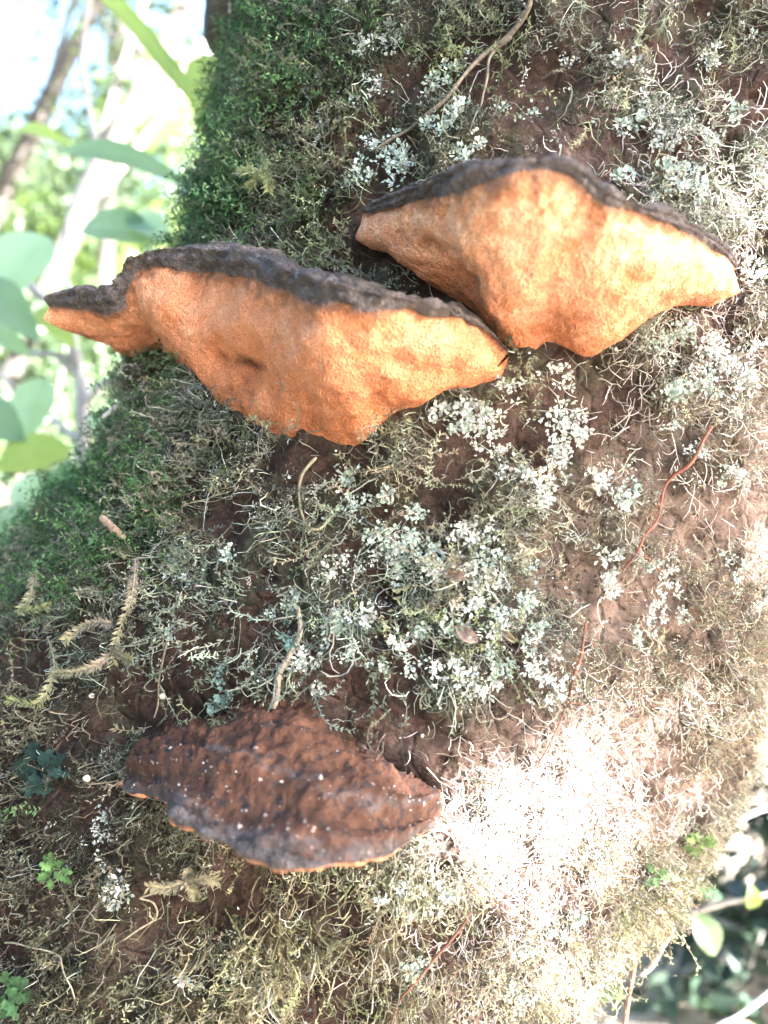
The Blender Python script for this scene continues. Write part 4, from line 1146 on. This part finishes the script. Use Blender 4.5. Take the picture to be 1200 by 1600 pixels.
def foliage(centres, radii, n, size, seed):
    r = np.random.default_rng(seed)
    centres = np.asarray(centres); radii = np.asarray(radii)
    k = r.integers(0, len(centres), n)
    d = unit(r.normal(0, 1, (n, 3))) * (r.random((n, 1)) ** 0.45)
    P = centres[k] + d * radii[k][:, None]
    a = unit(r.normal(0, 1, (n, 3)) * np.array([1, 1, .6])); nn = unit(r.normal(0, 1, (n, 3)) * .7 + np.array([0, 0, 1.0]))
    b = unit(np.cross(nn, a)); nn = np.cross(a, b)
    L = size * np.exp(r.normal(0, .3, (n, 1))); W = L * .24
    V = np.stack([P, P + a * L * .4 + b * W + nn * W * .4, P + a * L - nn * L * .15, P + a * L * .4 - b * W + nn * W * .4], 1)
    f = np.array([[0, 1, 2], [0, 2, 3]])
    return V.reshape(-1, 3), (np.arange(n)[:, None, None] * 4 + f[None]).reshape(-1, 3), P

def gz(x, y): return float(ground_z(np.array([x], float), np.array([y], float))[0])

def forest_tree(name, label, cat, group, base, top, r, nb, crown_c, crown_r, n, size, lmat, seed, keep=None):
    base = np.array(base, float); top = np.array(top, float)
    root = empty(name, base); tag(root, label, cat, group)
    rr = np.random.default_rng(seed)
    mid = (base + top) / 2 + rr.normal(0, .06, 3)
    lumpy_tube('trunk', [base - (top - base) * .02, base * .75 + top * .25, mid, base * .25 + top * .75, top], [r * 1.25, r * 1.05, r * .9, r * .7, r * .4], M['grey_bark'], root, seed, r * .12, 40, 14)
    for j in range(nb):
        c = np.asarray(crown_c[j % len(crown_c)])
        s0 = base + (top - base) * rr.uniform(.45, .95)
        curve_tube('limb', [s0, s0 * .5 + c * .5 + rr.normal(0, .12, 3), c + rr.normal(0, .1, 3)], r * .4, r * .12, (0.17, 0.15, 0.13), M['stem'], root, 6, 12)
    V, Fc, P = foliage(crown_c, crown_r, n, size, seed)
    if keep is not None:
        m = keep(V.reshape(-1, 4, 3)); V = V.reshape(-1, 4, 3)[m].reshape(-1, 3); Fc = Fc.reshape(-1, 2, 3)[:m.sum()].reshape(-1, 3)
    o = mesh_np('crown', V, [Fc], lmat, root)
    return root

# trees and shrubs in the wood behind
def at(x, y, d): return px(x, y, d)
spots = [((-30, 690, 4.2), (320, -60, 4.6), .055, L_MID, 'slender grey tree leaning in the wood beyond the dead limb'),
         ((-60, 420, 5.5), (210, -120, 5.8), .075, L_DARK, 'grey tree trunk leaning behind the slender one'),
         ((150, 700, 7.0), (200, -200, 7.2), .06, L_MID, 'upright thin tree far in the wood')]
for i, (a, b, r, lm, lab) in enumerate(spots):
    A_p, B_p = at(*a), at(*b)
    d = (B_p - A_p); s = (A_p[2] - gz(A_p[0], A_p[1])) / d[2]
    base = A_p - d * s; base[2] = gz(base[0], base[1])
    top = B_p + d * 0.5
    cc = [top + rng.normal(0, .5, 3) for k in range(5)] + [B_p + rng.normal(0, .35, 3) + np.array([0, .6, .2]) for k in range(3)]
    forest_tree('forest_tree', lab, 'tree', 'trees in the wood behind', base, top, r, 7, cc, [.8] * len(cc), 3500, .085, lm, 300 + i)

shr = [(-1.2, 3.2, 1.9, 1.0, L_MID), (-2.2, 4.4, 2.8, 1.3, L_DARK), (-1.3, 5.6, 3.2, 1.4, L_MID), (-3.2, 6.2, 4.2, 1.7, L_MID), (-2.0, 8.0, 5.0, 2.0, L_LIME),
       (-3.9, 9.5, 5.5, 2.2, L_DARK), (-0.6, 8.5, 4.4, 1.8, L_MID), (-1.6, 2.5, .95, .6, L_TEAL), (-2.6, 3.0, 1.4, .8, L_DARK), (-.85, 2.0, .8, .42, L_DARK),
       (-5.2, 12.5, 8.0, 3.4, L_MID), (-2.6, 13.5, 8.0, 3.4, L_DARK), (-8.5, 13.0, 8.5, 3.6, L_MID)]
names = ['bushy green shrub standing nearest behind the trunk', 'dark leafy shrub left of the slender tree', 'tall loose shrub deeper in the wood', 'broad tall shrub beside the leaning trees',
         'lime green sunlit shrub at the back of the wood', 'dark tall shrub at the edge of the clearing', 'tall green shrub hidden behind the mossy trunk', 'low teal-leaved shrub on the forest floor',
         'dark low shrub under the leaning trees', 'small dark shrub by the root of the mossy trunk',
         'high green thicket at the far edge of the wood', 'high dark thicket far behind the mossy trunk', 'outermost high thicket of the far wood']
for i, (x, y, h, w, lm) in enumerate(shr):
    z = gz(x, y)
    r_ = np.random.default_rng(500 + i)
    root = empty('shrub', (x, y, z)); tag(root, names[i], 'shrub', 'shrubs in the wood behind')
    cc = [np.array([x, y, z + h * .55]) + r_.normal(0, 1, 3) * np.array([w * .4, w * .4, h * .25]) for k in range(11)]
    cc = [c for c in cc if c[2] > z + .1]
    for k, c in enumerate(cc[:7]):
        b0 = np.array([x, y, z - .02]) + np.append(r_.normal(0, .04, 2), 0)
        curve_tube('stem', [b0, b0 * .6 + c * .4 + r_.normal(0, .06, 3), c + r_.normal(0, .08, 3)], .018, .006, (0.2, 0.18, 0.15), M['stem'], root, 6, 12)
    V, Fc, P = foliage(cc, [w * .34] * len(cc), int(1200 + (1900 if y > 7 else 1100) * h), .13 if y > 10 else .085 if y > 3.5 else .06, 600 + i)
    o = mesh_np('foliage', V, [Fc], lm, root)

for i, (x, y, h, w, lab) in enumerate([(-1.75, .15, 3.0, 1.1, 'unseen dense dark bush added to darken the shaded side of the trunk'), (-1.25, -.75, 2.9, 1.0, 'unseen broad dark bush added close to the viewer to block light'), (-1.9, -1.9, 3.4, 1.2, 'unseen tall dark bush added behind the viewer on the shaded side to block light'),
                                       (-.85, .02, 1.05, .5, 'unseen low dark bush added close to the shaded side of the trunk to block ground light'), (-.55, -.55, .85, .5, 'unseen low dark bush added at the feet of the viewer to block ground light'), (-.2, -3.2, 3.6, 1.4, 'unseen tall dark bush added straight behind the viewer to block light'), (2.25, 1.75, 2.2, 1.2, 'unseen dark bush added on the sunny side to shade the low ground')]):  # unseen bushes added to block sky, ground and sun light
    z = gz(x, y)
    r_ = np.random.default_rng(900 + i)
    root = empty('shrub', (x, y, z)); tag(root, lab, 'shrub', 'unseen bushes added to block light')
    cc = [np.array([x, y, z + h * .5]) + r_.normal(0, 1, 3) * np.array([w * .3, w * .3, h * .26]) for k in range(14)]
    cc = [c for c in cc if c[2] > z + .1]
    for k, c in enumerate(cc[:7]):
        b0 = np.array([x, y, z - .02])
        curve_tube('stem', [b0, b0 * .6 + c * .4 + r_.normal(0, .06, 3), c], .02, .006, (0.2, 0.18, 0.15), M['stem'], root, 6, 12)
    V, Fc, P = foliage(cc, [w * .4] * len(cc), 5000, .09, 910 + i)
    mesh_np('foliage', V, [Fc], L_DARK, root)

# low plants on the ground to the lower right
for i, (x, y, d, w, h, lm, lab) in enumerate([(1150, 1300, 2.6, .5, .7, L_DEEP, 'teal low bush in the shade beyond the trunk edge'), (1130, 1500, 2.2, .35, .35, L_DEEP, 'dark ground plant below the hanging rootlet'),
                                 (1290, 1480, 2.4, .5, .5, L_DEEP, 'dark low bush further along the shaded ground'), (1060, 1420, 3.4, .6, .6, L_DEEP, 'dark bush in deep shade behind the pale twig')]):
    p = at(x, y, d); z = gz(p[0], p[1])
    r_ = np.random.default_rng(800 + i)
    root = empty('shrub', (p[0], p[1], z)); tag(root, lab, 'shrub', 'low bushes on the shaded ground')
    cc = [np.array([p[0], p[1], z + h * .5]) + r_.normal(0, .3, 3) * np.array([w, w, h]) for k in range(7)]
    for k, c in enumerate(cc[:5]):
        curve_tube('stem', [np.array([p[0], p[1], z - .02]), (np.array([p[0], p[1], z]) + c) / 2 + r_.normal(0, .03, 3), c], .008, .003, (0.2, 0.18, 0.15), M['stem'], root, 5, 10)
    V, Fc, P = foliage(cc, [w * .45] * len(cc), 420, .07, 820 + i)
    mesh_np('foliage', V, [Fc], lm, root)

# near sapling behind the left edge of the trunk
D = 1.35
sx, sy = at(128, 700, D)[0], D
root = empty('sapling', (sx - .02, sy, gz(sx, sy))); tag(root, 'blurred sapling with pale grey branches and large leaves close behind the trunk', 'sapling')
SG = (0.42, 0.38, 0.36)
def br(name, pts, r0, r1): curve_tube(name, [at(*p) for p in pts], r0, r1, SG, M['stem'], root, 7, 20, .004)
curve_tube('stem', [np.array([sx - .02, sy, gz(sx, sy) - .02]), at(120, 1000, D), at(128, 780, D), at(130, 640, D), at(118, 560, D), at(92, 490, D), at(40, 440, D), at(-60, 340, D)], .013, .007, SG, M['stem'], root, 8, 36, .004)
br('branch', [(128, 640, D), (160, 600, D - .02), (205, 588, D - .03), (250, 580, D - .03)], .006, .004)
br('branch', [(118, 580, D), (80, 555, D), (40, 548, D + .02), (-30, 520, D)], .007, .004)
br('branch', [(128, 690, D), (90, 660, D + .03), (40, 615, D + .05), (-20, 575, D + .05)], .006, .004)
br('branch', [(130, 670, D), (170, 690, D), (240, 715, D)], .005, .004)
br('branch', [(118, 560, D), (112, 480, D + .02), (100, 400, D + .05), (120, 300, D + .05), (150, 230, D + .05), (130, 100, D + .05), (150, -60, D)], .006, .004)
LV = [((95, 236), (300, 292), 42, L_TEAL, 1.15), ((20, 205), (112, 228), 26, L_LIME, 1.2), ((128, 358), (262, 382), 62, L_TEAL, 1.12), ((205, 345), (270, 380), 48, L_MINT, 1.1),
      ((75, 370), (0, 470), 90, L_MINT, 1.25), ((-30, 440), (62, 535), 62, L_TEAL, 1.2), ((-40, 500), (50, 560), 40, L_MINT, 1.25), ((110, 700), (-10, 735), 62, L_LIME, 1.2),
      ((70, 590), (40, 690), 62, L_MINT, 1.3), ((-40, 640), (40, 690), 70, L_TEAL, 1.2), ((20, 760), (110, 800), 60, L_MINT, 1.3), ((150, 640), (185, 700), 46, L_MINT, 1.25),
      ((60, 480), (118, 545), 40, L_LIME, 1.3), ((0, 800), (60, 860), 70, L_TEAL, 1.25), ((150, 735), (60, 770), 50, L_TEAL, 1.3), ((150, 520), (195, 470), 40, L_MINT, 1.4),
      ((350, 90), (318, 205), 84, L_LIME, 1.05)]
for a, b, w, m_, d_ in LV:
    leaf_obj('leaf', at(*a, d_), at(*b, d_ - .04), w / F * d_, m_, root, .1)
# long blade leaf
bl = empty('blade_leaf', at(60, -60, 1.0)); tag(bl, 'long arching lime blade leaf crossing in front of the wood', 'leaf')
pts = resample([at(60, -60, 1.0), at(150, -14, .98), (at(205, 35, .97)), at(262, 105, .95), at(310, 165, .93), at(350, 240, .92)], 24)
T = unit(np.gradient(pts, axis=0)); S = unit(np.cross(T, np.array([.1, -1, .3]))); N2 = np.cross(S, T)
w = .011 * np.sin(np.pi * np.linspace(.12, 1, 24)) ** .6
V = pts[:, None] + S[:, None] * (np.linspace(-1, 1, 5)[None, :, None] * w[:, None, None]) + N2[:, None] * (np.abs(np.linspace(-1, 1, 5))[None, :, None] * w[:, None, None] * .5)
mesh_np('blade', V, [grid_faces(24, 5)], L_LIME, bl)
# twigs on the right
tw = empty('bare_twig', at(1060, 1430, .95)); tag(tw, 'pale twig with small yellow leaves beyond the trunk edge', 'twig')
curve_tube('stem', [at(1000, 1465, 1.0), at(1060, 1435, .98), at(1130, 1412, .96), at(1180, 1402, .95), at(1300, 1370, .95)], .003, .003, (0.5, 0.46, 0.38), M['stem'], tw, 6, 20)
leaf_obj('leaf', at(1172, 1420, .95), at(1172, 1380, .95), .02, L_LIME, tw)
leaf_obj('leaf', at(1080, 1425, .98), at(1118, 1492, .98), .034, L_MID, tw)
leaf_obj('leaf', at(1130, 1405, .97), at(1085, 1385, .99), .014, L_TEAL, tw)
for pts, lab in (([at(1080, 1625, 1.1), at(1150, 1590, 1.1), at(1210, 1545, 1.1), at(1300, 1480, 1.1)], 'pale thick twig low on the shaded ground side'),
                 ([at(1150, 1285, 1.0), at(1190, 1265, 1.0), at(1280, 1240, 1.0)], 'pale grey twig just beyond the round leaves')):
    tag(curve_tube('bare_twig', pts, .004, .003, (0.55, 0.5, 0.46), M['stem'], None, 6, 16), lab, 'twig')

# ------------------------------------------------------------------ the tree towards the sun: its crown shades the trunk, with one gap
spot, _, _ = hit(842, 1262)
q1 = unit(np.cross(SUN, np.array([0, 0, 1.0]))); q2 = np.cross(q1, SUN)
ctr_t = px(600, 800, .55)
side = 1.0 if (hit(1100, 700)[0] - ctr_t) @ q1 > 0 else -1.0
def keep_fn(LV_):
    d = LV_ - spot
    r2 = (((d @ q1) / .043) ** 2 + ((d @ q2) / .026) ** 2).min(1)
    d2 = LV_.mean(1) - hit(930, 1500)[0]
    lo = ((d2 @ q1) / .14) ** 2 + ((d2 @ q2) / .09) ** 2
    rr = np.random.default_rng(3).random(len(LV_))
    d3 = (LV_.mean(1) - ctr_t) @ q1 * side
    return (r2 > 1.0) & ~((lo < 1) & (rr < .38)) & (rr > 0.42 * sstep(0.05, 0.30, d3))
DS = 3.6
cc, cr = [], []
rs = np.random.default_rng(99)
for k in range(52):
    c = ctr_t + SUN * (DS + rs.uniform(-.3, .5)) + q1 * rs.uniform(-.65, .65) + q2 * rs.uniform(-.75, .8)
    cc.append(c); cr.append(.24)
bp = ctr_t + SUN * (DS + .9) + q1 * .2
base = np.array([bp[0] + .3, bp[1] - .3, 0]); base[2] = gz(base[0], base[1])
forest_tree('shade_tree', 'leafy young tree toward the sun whose crown shades the mossy trunk', 'tree', None, base, base + np.array([-.2, .2, 3.4]), .05, 6, sorted(cc, key=lambda c: -c[2]), cr, 10500, .06, L_MID, 77, keep_fn)

# crown of the mossy tree, above the picture
topc = A0 + AX * 4.2
cc = [topc + rng.normal(0, 1, 3) * np.array([1.2, 1.2, .5]) for k in range(12)]
V, Fc, P = foliage(cc, [.8] * 12, 3500, .11, 4)
mesh_np('crown', V, [Fc], L_MID, tree)
for c in cc[:8]:
    curve_tube('limb', [A0 + AX * rng.uniform(3.2, 4.1), (topc + c) / 2 + rng.normal(0, .15, 3), c], .07, .02, (0.17, 0.13, 0.1), M['stem'], tree, 7, 12)
